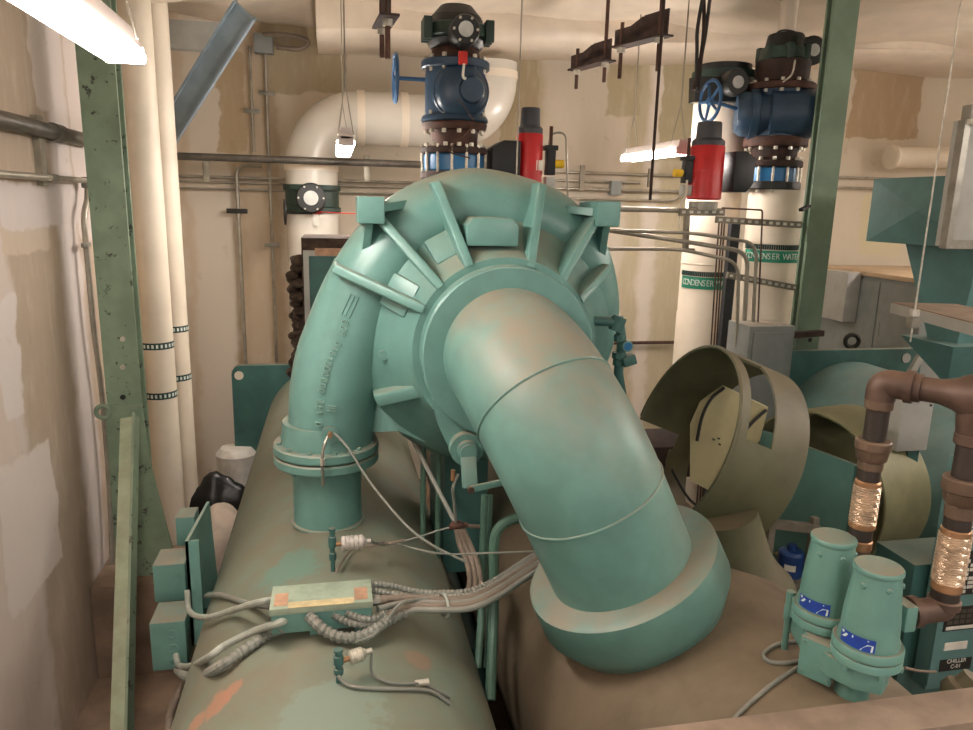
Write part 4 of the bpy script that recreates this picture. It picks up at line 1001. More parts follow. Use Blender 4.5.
# rack rail and blue can in the gap
q0, q1 = at(768, 523, Y=2.75), at(818, 529, Y=2.75)
t = thing('steel_rack', 'grey green steel rack in the gap between the olive shrouds', 'rack', ((q0.x+q1.x)/2, 2.80, 0))
m = MB(); m.beam(q0, q1, .04, .03, (0, 1, 0)); m.build('rail', 'strut', t)
zsh = at(790, 574, Y=2.80).z
m = MB(); m.bb((q0.x, 2.70, zsh-.02), (q1.x, 2.92, zsh)); m.build('shelf_board', 'strut', t)
for x in (q0.x+.02, q1.x-.02):
    m = MB(); m.bb((x-.015, 2.74, 0), (x+.015, 2.77, q0.z+.01)); m.build('post', 'strut', t)
    m = MB(); m.bb((x-.015, 2.88, 0), (x+.015, 2.91, zsh)); m.build('post', 'strut', t)
cn = at(789, 574, Y=2.80); cn.z = zsh
t = thing('blue_can', 'small blue can with white writing in the gap behind the relief valves', 'can', cn)
MB().lathe([(0, 0), (.055, 0), (.058, .006), (.058, .11), (.05, .12), (.02, .125), (0, .125)], cn, Z_, 28).build('can_body', 'blue_can', t)
MB().lathe([(.0585, .04), (.0585, .07)], cn, Z_, 10, radians(-30), radians(20), ref=V((-.5, -.85, 0))).build('can_label', 'placard_white', t)
MB().lathe([(0, .125), (.022, .125), (.02, .15), (0, .15)], cn, Z_, 16).build('cap', 'blue_can', t)

# ================================================================== twin relief valves
V1, V2 = V((1.297, 1.600, 1.582)), V((1.300, 1.434, 1.582))
zb = lambda p: EC.z+sqrt(RE**2-(p.x-EC.x)**2)
foot = V((1.300, 1.465, zb(V((1.300, 0, 0)))))
t = thing('relief_valve_manifold', 'teal three way manifold carrying both relief valves on the brown barrel', 'valve', foot)
MB().lathe([(0, -.03), (.042, -.03), (.042, .10), (0, .10)], foot, Z_, 28).build('inlet_pipe', 'relief_paint', t)
m = MB(); dv = (V2-V1); dv.z = 0; dv.normalize(); sv_ = Z_.cross(dv)
pm = V((V1.x, V1.y, 0))
poly = [(-.09, -.045), (-.03, -.06), (.05, -.085), (.14, -.085), (.20, -.055), (.235, 0), (.20, .05), (.10, .07), (-.09, .045)]
m.prism(poly, .060, V((pm.x, pm.y, 1.488)), (dv, sv_, Z_)); bmesh.ops.bevel(m.bm, geom=m.bm.edges[:], offset=.006, segments=2, profile=.5, affect='EDGES'); body = m.build('manifold_body', 'relief_paint', t)
pf = V((V1.x-.085, V1.y-.10, 1.508))
m = MB(); fx = V((.55, -.83, 0)).normalized(); fn = V((-.83, -.55, 0)).normalized()
m.box(pf, (.085, .014, .11), (fx, fn, Z_), .004); m.box(pf-fn*.05, (.06, .09, .07), (fx, fn, Z_)); m.build('end_cover', 'relief_paint', t)
for a in (-1, 1):
    for b in (-1, 1): q = pf+fx*.033*a+Z_*.042*b+fn*.006; MB().cyl(q, q+fn*.006, .006, seg=6).build('bolt', 'relief_paint', t)
def relief(label, c, ya):
    t = thing('relief_valve', label, 'relief valve', c-V((0, 0, .031)))
    for nm, z0 in (('flange', -.004), ('base_flange', -.031)):
        MB().lathe([(0, 0), (.080, 0), (.083, .003), (.083, .020), (.080, .024), (0, .024)], c+V((0, 0, z0)), Z_, 56).build(nm, 'relief_paint', t)
    MB().lathe([(0, .015), (.070, .015), (.072, .022), (.072, .034), (.068, .042), (.066, .09), (.060, .15), (.055, .20), (.053, .207), (.057, .209), (.058, .212), (.058, .219), (.055, .223), (0, .223)], c, Z_, 56).build('bonnet', 'relief_paint', t)
    for a in (200, 260, 320): q = c+V((.059*cos(radians(a)), .059*sin(radians(a)), .183)); d = V((cos(radians(a)), sin(radians(a)), 0)); MB().lathe([(0, 0), (.008, 0), (.008, .006), (.005, .01), (0, .01)], q-d*.008, d, 12).build('plug', 'relief_paint', t)
    for k in range(6):
        a = 2*pi*k/6+.3; q = c+V((.078*cos(a), 1*.078*sin(a), -.042)); MB().cyl(q, q+V((0, 0, .014)), .008, seg=6).build('bolt', 'relief_paint', t)
    d0 = radians(ya); ref = V((cos(d0), sin(d0), 0))
    lab = MB().lathe([(.0745, .0), (.0745, .034)], c+V((0, 0, .025)), Z_, 16, radians(-34), radians(34), ref=ref).build('blue_label', 'label_blue', t)
    MB().lathe([(.0735, 0), (.0735, .042)], c+V((0, 0, .021)), Z_, 18, radians(-42), radians(42), ref=ref).build('label_holder', 'relief_paint', t)
    def tri(poly, nm):      # white marks bent round the label
        m = MB(); vs = []
        for a, z in poly: aa = d0+radians(a); vs.append(m.bm.verts.new(c+V((.0752*cos(aa), .0752*sin(aa), .025+z))))
        m.bm.faces.new(vs); m.build(nm, 'label_white', lab)
    tri([(8, .002), (30, .002), (31, .020), (20, .020)], 'label_mark'); tri([(-8, .024), (22, .028), (22, .031), (-8, .031)], 'label_mark'); tri([(-30, .014), (-22, .016), (-16, .026), (-20, .028)], 'label_mark'); tri([(-30, .024), (-25, .026), (-25, .032), (-31, .032)], 'label_mark')
    ox = c+V((.062, .0, .085)); MB().box(ox+V((.025, 0, 0)), (.035, .07, .07), None, .008).build('outlet_hub', 'relief_paint', t)
    return ox+V((.04, 0, 0))
oA = relief('teal conical relief valve further back, behind its twin', V1, -152)
oB = relief('teal conical relief valve in front, piped to the lower brown elbow', V2, -152)
# ---- brown discharge pipework with two braided hoses
t = thing('discharge_pipework', 'brown copper pipework with two braided hoses rising from the relief valves', 'pipework', oB-V((0, 0, .04)))
Bx = at(951, 560, Y=V2.y).x; Ax = at(864, 510, Y=V1.y).x
HA, HB = V((Ax, V1.y, 0)), V((Bx, V2.y, 0))
zA = lambda y: at(864, y, Y=V1.y).z
zB = lambda y: at(951, y, Y=V2.y).z
zh = at(885, 383, Y=V1.y).z; zh2 = at(950, 398, Y=V2.y).z; zH = (zh+zh2)/2
def drop(H, o, zf, ys, sc, nmz):
    p = V((H.x, H.y, 0)); R = lambda r: r*sc
    # elbow at the foot
    ze = o.z
    MB().tube(fillet([o+V((-.012, 0, 0)), V((H.x, H.y, ze)), V((H.x, H.y, zf(ys[0])))], .045, 8), R(.029), 22).build('lower_elbow', 'copper_dirty', t)
    MB().lathe([(R(.029), 0), (R(.037), 0), (R(.037), .022), (R(.029), .022)], o+V((.004, 0, 0)), (1, 0, 0), 24).build('pipe_collar', 'copper_dirty', t)
    def ring(y0, y1, r0, r1, mat, nm, seg=28):
        z0, z1 = zf(y0), zf(y1); h = z1-z0; b = min(.004, h*.2)
        MB().lathe([(0, 0), (R(r0)-b, 0), (R(r0), b), (R(r1), h-b), (R(r1)-b, h), (0, h)], (H.x, H.y, z0), Z_, seg).build(nm, mat, t)
    return ring
r_ = drop(HA, oA, zA, (545,), 1.0, None)
for a in ((548, 538, .032, .032, 'brass', 'hose_collar', 28), (540, 526, .029, .029, 'black_hose', 'hose_sleeve', 28), (527, 521, .034, .034, 'brass', 'hose_ferrule', 28), (486, 480, .032, .032, 'brass', 'hose_ferrule', 28), (481, 468, .028, .028, 'black_hose', 'hose_sleeve', 28), (470, 460, .031, .031, 'bronze', 'pipe_collar', 28), (461, 448, .037, .041, 'bronze', 'union_nut', 8), (450, 440, .044, .044, 'bronze', 'union_ring', 28), (441, 408, .028, .028, 'black_hose', 'pipe_nipple', 28), (410, 398, .034, .034, 'bronze', 'pipe_collar', 28)): r_(*a)
r2 = drop(HB, oB, zB, (600,), 1.08, None)
for a in ((606, 597, .036, .036, 'copper_dirty', 'pipe_collar', 28), (600, 588, .031, .031, 'black_hose', 'hose_sleeve', 28), (589, 580, .033, .033, 'brass', 'hose_ferrule', 28), (535, 528, .032, .032, 'brass', 'hose_ferrule', 28), (530, 516, .029, .029, 'black_hose', 'hose_sleeve', 28), (518, 504, .031, .031, 'bronze', 'pipe_collar', 28), (505, 490, .036, .041, 'bronze', 'union_nut', 8), (492, 478, .045, .045, 'bronze', 'union_ring', 28), (480, 443, .029, .029, 'black_hose', 'pipe_nipple', 28), (446, 434, .036, .036, 'copper_dirty', 'pipe_collar', 28)): r2(*a)
def braid(H, zf, y0, y1, r):
    z0, z1 = zf(y0), zf(y1); n = 40; m = MB(); k = int((z1-z0)/.0065)
    prof = []
    for i in range(k*2+1): prof.append((r+(.0022 if i % 2 else -.0006), (z1-z0)*i/(2*k)))
    m.lathe(prof, (H.x, H.y, z0), Z_, 36)
    for i, v in enumerate(m.bm.verts):      # woven look: ridges alternate round the hose
        d = v.co-V((H.x, H.y, v.co.z)); ph = i % 36
        d *= 1+.018*(1 if (ph+(i//36)//2) % 3 else -1); v.co = V((H.x, H.y, v.co.z))+d
    m.build('braided_hose', 'braid', t, smooth=20)
braid(HA, zA, 522, 485, .032); braid(HB, zB, 581, 534, .035)
# header: elbow over the back drop, run towards the viewer, reducer and tee over the front drop
hd = (V((HB.x, HB.y, 0))-V((HA.x, HA.y, 0))).normalized()
pA = V((HA.x, HA.y, zA(400))); top = V((HA.x, HA.y, zH))
MB().tube(fillet([pA, top, top+hd*.09], .06, 10), .036, 26).build('upper_elbow', 'copper_dirty', t)
MB().lathe([(.03, 0), (.042, 0), (.042, .018), (.03, .018)], top+hd*.055, hd, 28).build('pipe_collar', 'copper_dirty', t)
tee = V((HB.x, HB.y, zH)); LL = (tee-top).length
MB().lathe([(0, 0), (.031, 0), (.031, LL-.13), (.040, LL-.10), (.053, LL-.075), (.053, LL+.075), (.05, LL+.08), (.05, LL+.5), (0, LL+.5)], top+hd*.05-hd*.0, hd, 36).build('header_pipe', 'copper_dirty', t)
MB().lathe([(0, 0), (.036, 0), (.042, .05), (.042, .12), (0, .12)], V((HB.x, HB.y, zB(437))), Z_, 32).build('tee_branch', 'copper_dirty', t)

# ================================================================== control panel
YPn = 2.15; l0 = at(927, 690, Y=YPn); tz = at(930, 462, Y=YPn).z
t = thing('control_panel', 'teal control panel with printed charts and black chiller placard at lower right', 'control panel', (l0.x+.35, YPn+.2, 0))
m = MB(); m.bb((l0.x-.01, YPn, l0.z), (l0.x+.75, YPn+.07, tz), .006); m.build('enclosure', 'teal_hood', t)
m = MB(); m.bb((l0.x-.01, YPn-.006, l0.z+.02), (l0.x+.73, YPn, tz-.02), .003); m.build('door', 'teal_hood', t)
m = MB(); m.bb((l0.x-.06, YPn+.09, 0), (l0.x+.6, YPn+.3, at(905, 565, Y=YPn+.1).z)); m.build('pedestal', 'teal_dark', t)
def placard(nm, x0, y0, x1, y1, mat, dy=.009):
    a, b = at(x0, y1, Y=YPn-dy), at(x1, y0, Y=YPn-dy); m = MB(); m.bb((a.x, YPn-dy, a.z), (b.x, YPn-.004, b.z)); return m.build(nm, mat, t), a, b
YT = YPn-.0095
c, a, b = placard('name_placard', 939, 657, 972, 672, 'placard_black')
a = at(939, 676, Y=YPn); w = .083
cx_, cz_ = at(954, 661.5, Y=YPn).x, at(954, 661.5, Y=YPn).z
text_mesh('placard_text', 'CHILLER', .024, 'placard_white', c, (cx_, YT-.001, cz_+.010), (1, 0, 0), Z_, .0006); text_mesh('placard_text', 'C-01', .024, 'placard_white', c, (cx_, YT-.001, cz_-.014), (1, 0, 0), Z_, .0006)
placard('paper_strip', 944, 641, 968, 651, 'placard_white')
c, a, b = placard('chart_label', 943, 602, 1010, 632, 'placard_black')
m = MB()
for i in range(7):
    for j in range(3): x = a.x+.012+i*.028; z = a.z+.03+j*.022; m.bb((x, YT-.001, z), (x+.022, YT, z+.015))
m.build('chart_grid', 'placard_grid', c)
m = MB(); m.bb((a.x+.01, YT-.001, a.z+.006), (b.x-.005, YT, a.z+.02)); m.build('chart_strip', 'placard_white', c)
c, a, b = placard('chart_label', 951, 548, 1010, 596, 'placard_black')
m = MB()
for i in range(6):
    for j in range(8):
        if (i*3+j*5) % 7 < 5: x = a.x+.004+i*.03; z = a.z+.008+j*.018; m.bb((x, YT-.001, z), (x+.026, YT, z+.013))
m.build('chart_grid', 'placard_white', c)
c, a, b = placard('chart_label', 953, 496, 1010, 543, 'teal_hood')
m = MB()
for j in range(9): z = a.z+.012+j*.015; m.bb((a.x+.006, YT-.001, z), (a.x+.12+.03*((j*37) % 5)/5, YT, z+.005))
m.build('print_lines', 'label_white', c)
# pale box hung behind the brown pipe
p0, p1 = at(896, 452, Y=2.75), at(934, 405, Y=2.75)
t = thing('pale_box', 'pale grey electrical box behind the brown header pipe', 'electrical box', ((p0.x+p1.x)/2, 2.65, p0.z-.02))
m = MB(); m.bb((p0.x, 2.75, p0.z), (p1.x, 2.85, p1.z+.03), .006); m.build('enclosure', 'grey_light', t)
m = MB(); m.bb((p1.x-.08, 2.77, 0), (p1.x-.02, 2.83, p0.z)); m.build('post', 'teal_dark', t)
q = V((p1.x-.02, 2.748, p1.z)); MB().cyl(q, q-V((0, .004, 0)), .006, seg=8).build('screw', 'rubber', t)
# thermometer well, cables on the brown barrel
w0 = at(784, 650, Z=1.425); w0.z = zb(w0)
t = thing('thermowell', 'slim green threaded stem standing on the brown barrel left of the relief valves', 'sensor', w0)
MB().lathe([(0, -.01), (.009, -.01), (.009, .09), (.013, .095), (.013, .135), (.011, .14), (.012, .165), (.012, .18), (0, .18)], w0, Z_, 14).build('stem', 'relief_paint', t)
def surf(px, py, c=EC, R=RE, lift=.006):
    "where a sight line meets a barrel, lifted a little"
    d = (RT*((px-CX)/F)-UP*((py-CY)/F)+FW); o = CAMP
    R += lift; dx, dz = d.x, d.z; ox, oz = o.x-c.x, o.z-c.z
    A_, B_, C_ = dx*dx+dz*dz, 2*(ox*dx+oz*dz), ox*ox+oz*oz-R*R; D = B_*B_-4*A_*C_
    tt = (-B_-sqrt(max(0, D)))/(2*A_); return o+d*tt
def scable(name, label, pts, r, mat, c=EC, R=RE, lift=None, cat='cable', seg=8):
    return tag(MB().tube(catmull([surf(x, y, c, R, (r if lift is None else lift)) for x, y in pts], 6), r, seg).build(name, mat), label, cat)
scable('sensor_cable', 'dark cable trailing to the lower edge left of the relief valves', [(718, 742), (735, 718), (752, 701), (775, 682), (805, 663)], .006, 'cable_grey')
scable('sensor_cable', 'cable loop lying at the foot of the green stem', [(800, 641), (778, 644), (764, 653), (768, 661), (784, 663), (800, 661)], .006, 'cable_grey')
m = MB(); m.tube(catmull([at(905, 668, Y=1.50), at(920, 671, Y=1.55), at(936, 672, Y=1.7)], 4), .004, 6); tag(m.build('loose_wire', 'cable_tan'), 'thin tan wire sticking out right of the front relief valve', 'wire')
# moss green valve lump at the lower right corner
t = thing('hand_valve', 'dusty green valve knob at the lower right corner below the panel', 'valve', at(962, 690, Y=1.75))
q = at(965, 685, Y=1.75); MB().lathe([(0, 0), (.05, 0), (.06, .02), (.055, .05), (.04, .06), (.035, .1), (0, .1)], q-V((.03, 0, .05)), (.4, -.2, .9), 20).build('knob', 'olive', t)
m = MB(); m.cyl(q-V((0, 0, .05)), V((q.x, q.y, .2)), .025, seg=12); m.build('stem', 'olive', t)
# ================================================================== left side
# green column with base gusset and lug
XLc, YLc = -1.155, 4.12
c0 = at(124, 400, Y=YLc); w = .172
t = thing('steel_column', 'green chipped steel column at the left in front of the white pipes', 'column', (c0.x+.01, YLc+.1, at(140, 576, Y=YLc-.02).z))
x = c0.x; zpl = at(140, 576, Y=YLc-.02).z
m = MB(); m.bb((x-w/2, YLc, zpl), (x+w/2, YLc+.02, 4.3)); m.bb((x-w/2, YLc+.1, zpl), (x+w/2, YLc+.12, 4.3)); m.bb((x-.008, YLc+.02, zpl), (x+.008, YLc+.1, 4.3)); m.build('h_section', 'green_steel', t)
for yy in (339, 367, 397):
    q = at(123, yy, Y=YLc); MB().lathe([(0, 0), (.014, 0), (.014, .008), (0, .008)], q-V((0, .008, 0)), (0, 1, 0), 12).build('bolt_head', 'rubber' if yy == 397 else 'bolt', t)
zsp = at(118, 405, Y=YLc).z; zpl = at(140, 576, Y=YLc-.02).z
m = MB(); b0 = at(165, 560, Y=YLc-.06)
m.prism([(x-w/2-.02, zpl), (x+w/2+.13, zpl), (x+w/2+.02, zsp-.3), (x+w/2+.005, zsp), (x-w/2-.005, zsp)], .02, (0, YLc-.022, 0), ((1, 0, 0), Z_, (0, 1, 0))); m.build('splice_plate', 'green_steel', t)
q = at(103, 412, Y=YLc-.02); m = MB(); m.torus(q, (0, 1, 0), .034, .012, 24, 8); m.beam(q+V((.03, 0, 0)), V((x-w/2+.03, q.y, q.z)), .03, .012, (0, 1, 0)); m.build('lug_ring', 'green_steel', t)
m = MB(); m.bb((XL+.01, YLc-.12, 0), (x+w/2+.17, YLc+.35, zpl)); tag(m.build('concrete_plinth', 'floor_mat'), 'brown concrete plinth under the left green column', 'plinth')
# pale green kicker angle leaning on the column
ka, kb = at(127, 418, Y=YLc-.11), at(118, 735, Y=2.95)
t = thing('steel_brace', 'pale green steel angle brace running down from the left green column', 'brace', V((kb.x, kb.y-.4, 0)))
dk = (kb-ka).normalized(); kend = kb+dk*((kb.z-.0)/-dk.z)
m = MB(); m.beam(ka, kend, .062, .012, (0, 1, 0)); xk = V((0, 1, 0)).cross(dk).normalized()
m.build('outer_leg', 'green_steel_pale', t)
m = MB(); off = V((.034, .04, 0)); m.beam(ka+off, kend+off, .012, .085, (0, 1, 0)); m.build('side_leg', 'green_steel', t)
# two white insulated pipes beside the column
def lpipe(label, px0, px1, Y, bands, wpx):
    a, b = at(px0, 100, Y=Y), at(px1, 450, Y=Y); x = (a.x+b.x)/2; r = px2m(wpx/2, V((x, Y, 2.2)))
    t = thing('insulated_pipe', label, 'pipe', (x, Y, 0))
    MB().cyl((x, Y, 0), (x, Y, 4.3), r, seg=40).build('pipe_jacket', 'pvc', t)
    for i, yb_ in enumerate(bands):
        z = at((px0+px1)/2, yb_, Y=Y-r).z
        bnd = MB().lathe([(r+.002, -.022), (r+.002, .022)], (x, Y, z), Z_, 40).build('marker_band', 'black_band', t)
        d0 = atan2(CAMP.y-Y, CAMP.x-x); m = MB()
        for k in range(11):
            a_ = d0+radians(-75+15*k); p = V((x+cos(a_)*(r+.003), Y+sin(a_)*(r+.003), z)); tn = V((-sin(a_), cos(a_), 0)); m.box(p, (.013, .003, .022), (tn, V((cos(a_), sin(a_), 0)), Z_))
        m.build('band_arrows', 'label_white', bnd)
    return t, x, r
lpipe('white insulated pipe nearer the left green column, with two dark bands', 142, 162, 5.0, (347, 397), 32)
lpipe('white insulated pipe further right behind its twin, with two dark bands', 162, 179, 5.45, (330, 379), 27)
# left wall conduits
XW = XL+.05
a = at(0, 122, X=XW); b = at(94, 140, X=XW)
t = thing('steel_pipe', 'thick grey steel pipe along the left wall at the top', 'pipe', V((XW, b.y-1.2, b.z-.05)))
MB().cyl((XW, .8, (a.z+b.z)/2), (XW, 4.6, (a.z+b.z)/2), .036, seg=20).build('pipe_run', 'conduit_dark', t)
q = at(56, 132, X=XW); MB().cyl((XW, q.y-.06, (a.z+b.z)/2), (XW, q.y+.06, (a.z+b.z)/2), .043, seg=20).build('pipe_coupling', 'conduit_dark', t)
a2, b2 = at(0, 176, X=XW), at(86, 179, X=XW); zc = (a2.z+b2.z)/2
t = thing('wall_conduit', 'thin grey conduit along the left wall turning down beside the green column', 'conduit', V((XW, b2.y, .3)))
pe = at(86, 179, X=XW)
MB().cyl((XW, .8, zc), (XW, pe.y, zc), .015, seg=12).build('conduit_run', 'conduit', t)
MB().box((XW, pe.y+.01, zc-.01), (.045, .06, .06), None, .01).build('pull_elbow', 'galv', t)
dn = [V((XW, pe.y+.01, zc-.04)), at(87, 200, X=XW), at(84, 217, X=XW), at(86, 245, X=XW), at(94, 330, X=XW), at(103, 405, X=XW), at(111, 520, X=XW), at(113, 640, X=XW)]
MB().tube(catmull(dn, 6), .015, 12).build('conduit_drop', 'conduit', t)
q = at(86, 245, X=XW); MB().box(q, (.02, .11, .025), None, .004).build('strap', 'galv', t)
q = at(53, 178, X=XW); MB().cyl((XW, q.y-.04, zc), (XW, q.y+.04, zc), .02, seg=12).build('coupling', 'galv', t)
s0_, s1_ = at(38, 120, X=XL+.02), at(42, 183, X=XL+.02)
m = MB(); m.bb((XL, s0_.y-.035, s1_.z-.01), (XL+.03, s0_.y+.035, s0_.z+.02)); tag(m.build('wall_strut', 'strut'), 'short vertical steel strut holding both conduits on the left wall', 'strut')
# grey blue brace and beam at the upper left
pA, pB = at(178, 118, Y=5.9), at(243, 14, Y=5.4)
t = thing('steel_brace', 'grey blue slanting steel channel at the upper left corner', 'brace', (pA+pB)/2-V((0, 0, .3)))
dB = (pB-pA).normalized(); pA2 = pA-dB*.25; pB2 = pB+dB*.03
m = MB(); m.beam(pA2, pB2, .15, .018, (0, 1, 0)); m.build('web', 'blue_grey', t)
sx = V((0, 1, 0)).cross(dB).normalized(); sy = dB.cross(sx).normalized()
for k in (-1, 1):
    m = MB(); o_ = sx*0+sy*0; side = dB.cross(V((0, 1, 0))).normalized()*.075*k; m.beam(pA2+side-V((0, .02, 0)), pB2+side-V((0, .02, 0)), .014, .055, (0, 1, 0)); m.build('flange', 'blue_grey', t)
q = at(200, 77, Y=5.7); 
pb0, pb1 = at(168, 34, Y=6.0), at(232, 38, Y=6.0)
m = MB(); m.bb((XL, 5.95, pb0.z-.10), (pb1.x, 6.05, pb0.z+.09)); tag(m.build('cross_beam', 'grey_light'), 'pale horizontal beam behind the slanting channel at upper left', 'beam')

# ---- mounting plate with three boxes left of the condenser barrel
p0, p1, p2 = at(188, 541, X=-.60), at(200, 502, X=-.60), at(192, 655, X=-.60)
t = thing('mounting_plate', 'upright teal steel plate at the left barrel edge carrying small boxes', 'plate', V((-.60, (p0.y+p1.y)/2, p2.z)))
m = MB(); m.hull([(-.612, p0.y, p2.z), (-.552, p1.y, p2.z+.0), (-.572, p1.y, p1.z), (-.612, p0.y, p0.z)], [(-.60, p0.y, p2.z), (-.54, p1.y, p2.z), (-.56, p1.y, p1.z), (-.60, p0.y, p0.z)]); m.build('plate', 'teal_side', t)
m = MB(); m.bb((-.612, p0.y, p2.z), (-.56, p0.y+.008, p0.z)); m.build('front_lip', 'teal_side', t)
for i in range(4):
    q = V((-.598, p0.y+.08+.07*(i % 2), p0.z-.06-.09*i)); MB().cyl(q-V((.004, 0, 0)), q+V((.006, 0, 0)), .008, seg=6).build('bolt', 'bolt', t)
m = MB(); m.beam((-.58, (p0.y+p1.y)/2, p2.z+.12), (-.50, (p0.y+p1.y)/2, p2.z+.12), .05, .05); m.build('standoff', 'teal_side', t)
def cbox(label, x0, x1, y0, y1, z0, z1, knock=()):
    t = thing('terminal_box', label, 'terminal box', ((x0+x1)/2, (y0+y1)/2, z0))
    m = MB(); m.bb((x0, y0, z0), (x1, y1, z1), .005); bo = m.build('enclosure', 'teal_dusty', t)
    for dx, dz in knock:
        q = V((x0+(x1-x0)*dx, y0, z0+(z1-z0)*dz)); MB().torus(q, (0, 1, 0), .017, .0025, 20, 6).build('knockout', 'teal_side', t)
    return t
def boxpx(label, xl, xr, yt, yb, Y, dep, knock=()):
    a, b = at(xl, yt, Y=Y), at(xr, yb, Y=Y)
    return cbox(label, a.x, min(b.x, -.614), Y, Y+dep, b.z, a.z, knock)
yF = p0.y
boxpx('dusty teal terminal box, lowest and nearest of three by the mounting plate', 149, 188, 624, 668, yF-.02, .17, ((.62, .75), (.62, .45), (.62, .15)))
boxpx('teal terminal box, middle of three by the mounting plate', 152, 187, 566, 600, yF+.20, .16, ((.72, .6),))
boxpx('small teal terminal box, furthest of three by the mounting plate', 175, 196, 518, 545, yF+.46, .12)

# ---- junction box on the condenser barrel
zt_ = 1.468
j0, j1, j2 = at(270.5, 609, Z=zt_), at(371.5, 600.5, Z=zt_), at(271, 587, Z=zt_)
t = thing('junction_box', 'long low teal junction box with worn yellow top on the left barrel', 'junction box', ((j0.x+j1.x)/2, (j0.y+j2.y)/2, RC+BC.z-.01))
m = MB(); m.bb((j0.x, j0.y, zt_-.085), (j1.x, j2.y, zt_-.008), .004); m.build('enclosure', 'teal_side', t)
lid = MB().bb((j0.x-.004, j0.y-.004, zt_-.022), (j1.x+.004, j2.y+.004, zt_), .003).build('lid', 'lid_worn', t)
xa, xb = at(288, 606, Z=zt_).x, at(354, 602, Z=zt_).x; yy = j0.y
m = MB(); m.bb((xa, yy-.005, zt_-.001), (xb, yy+.028, zt_+.0012)); m.build('yellow_strip', 'cream_label', lid)
for xx in (xa-.022, xb+.022):
    m = MB(); m.bb((xx-.02, yy+.012, zt_-.001), (xx+.02, yy+.085, zt_+.0008)); m.build('rusty_patch', 'peach_wear', lid)
m = MB(); m.bb((j0.x+.11, j0.y+.02, RC+BC.z-.03), (j0.x+.14, j2.y-.02, zt_-.085)); m.build('bracket', 'teal_side', t)
m = MB(); m.bb((j1.x-.05, j0.y+.02, RC+BC.z-.03), (j1.x-.02, j2.y-.02, zt_-.085)); m.build('bracket', 'teal_side', t)
# flexible conduits
def flex(label, pts, r, mat='cable_grey', ribs=True, name='flexible_conduit', cat='conduit'):
    P3 = [V(p) for p in pts]; cs = catmull(P3, 14)
    L = 0; S = [0]
    for a, b in zip(cs, cs[1:]): L += (b-a).length; S.append(L)
    if ribs:
        n = int(L/(.0048 if r > .014 else .0036)); out = []; rs = []; j = 0
        for i in range(n+1):
            s = L*i/n
            while j < len(S)-2 and S[j+1] < s: j += 1
            f = (s-S[j])/max(1e-9, S[j+1]-S[j]); out.append(cs[j].lerp(cs[j+1], f)); rs.append(r*(1.0 if i % 4 < 2 else .80))
        cs = out
    else: rs = r
    return tag(MB().tube(cs, rs, 10).build(name, mat, smooth=30 if not ribs else 20), label, cat)
Zc = lambda x, y, z: at(x, y, Z=z)
bY = yF-.03
flex('pale flexible conduit from the left end of the junction box up to the mounting plate', [Zc(273, 600, 1.43), Zc(256, 603, 1.42), surf(230, 611, BC, RC, .03), surf(210, 617, BC, RC, .03), at(196, 616, Y=2.70), at(189, 609, Y=2.85), at(187, 590, Y=bY)], .011, 'cable_pale', False)
flex('pale flexible conduit looping from the junction box front to the nearest terminal box', [Zc(288, 619, 1.42), Zc(276, 624, 1.42), surf(252, 632, BC, RC, .035), surf(226, 645, BC, RC, .035), surf(206, 659, BC, RC, .03), at(190, 666, Y=2.65), at(179, 665, Y=2.82), at(176, 655, Y=bY)], .012, 'cable_pale', False)
flex('thick ribbed conduit looping under the junction box to the nearest terminal box', [Zc(284, 627, 1.40), surf(270, 633, BC, RC, .022), surf(243, 651, BC, RC, .02), surf(216, 669, BC, RC, .02), at(198, 677, Y=2.45), at(186, 676, Y=2.65), at(178, 670, Y=bY)], .018, 'cable_grey')
flex('dark conduit behind the junction box running left to the plate', [Zc(272, 607, 1.41), surf(246, 603, BC, RC, .012), surf(228, 597, BC, RC, .012), surf(217, 595, BC, RC, .02), at(206, 596, Y=p0.y+.02)], .010, 'cable_grey', False)
flex('thick ribbed conduit drooping from the front of the junction box', [Zc(309, 616, 1.435), Zc(318, 625, 1.42), Zc(327, 632, 1.40), Zc(345, 638, 1.385), Zc(367, 634, 1.385), Zc(387, 621, 1.385), Zc(405, 612, 1.39)], .018)
flex('ribbed conduit from the front right of the junction box, lower of the pair', [Zc(333, 614, 1.43), Zc(345, 621, 1.41), Zc(357, 624, 1.40), Zc(378, 623, 1.39), Zc(399, 609, 1.40), Zc(420, 604, 1.40)], .013)
flex('ribbed conduit from the front right of the junction box, upper of the pair', [Zc(346, 612, 1.435), Zc(356, 617, 1.42), Zc(372, 619, 1.41), Zc(388, 611, 1.40), Zc(402, 604, 1.40)], .012)
E2 = [(440, 598), (470, 596), (497, 584), (520, 569), (545, 553)]
def bundle(label, pts, dx, dy, r, mat, z0=1.40, ribs=False, name='cable', tail=True):
    P3 = [Zc(x, y, z) for x, y, z in pts]
    if tail:
        for k, (x, y) in enumerate(E2): P3.append(Zc(x+dx*.4, y+dy, [1.40, 1.395, 1.395, 1.39, 1.38][k]))
    return flex(label, P3, r, mat, ribs, name, 'cable' if name == 'cable' else 'conduit')
bundle('ribbed conduit leaving the back right corner of the junction box', [(371, 584, 1.44), (392, 586, 1.42), (418, 592, 1.40)], 0, -5, .011, 'cable_grey', ribs=True, name='flexible_conduit')
bundle('second ribbed conduit leaving the back right corner of the junction box', [(371, 590, 1.43), (390, 594, 1.41), (418, 597, 1.40)], 0, -1, .011, 'cable_grey', ribs=True, name='flexible_conduit')
bundle('smooth cable from the right end fitting of the junction box', [(372, 601, 1.43), (385, 599, 1.41), (412, 598, 1.405)], 0, 2, .012, 'cable_tan')
bundle('grey cable along the middle of the bundle right of the junction box', [(378, 609, 1.42), (398, 604, 1.41), (415, 602, 1.405)], 2, 5, .010, 'cable_grey')
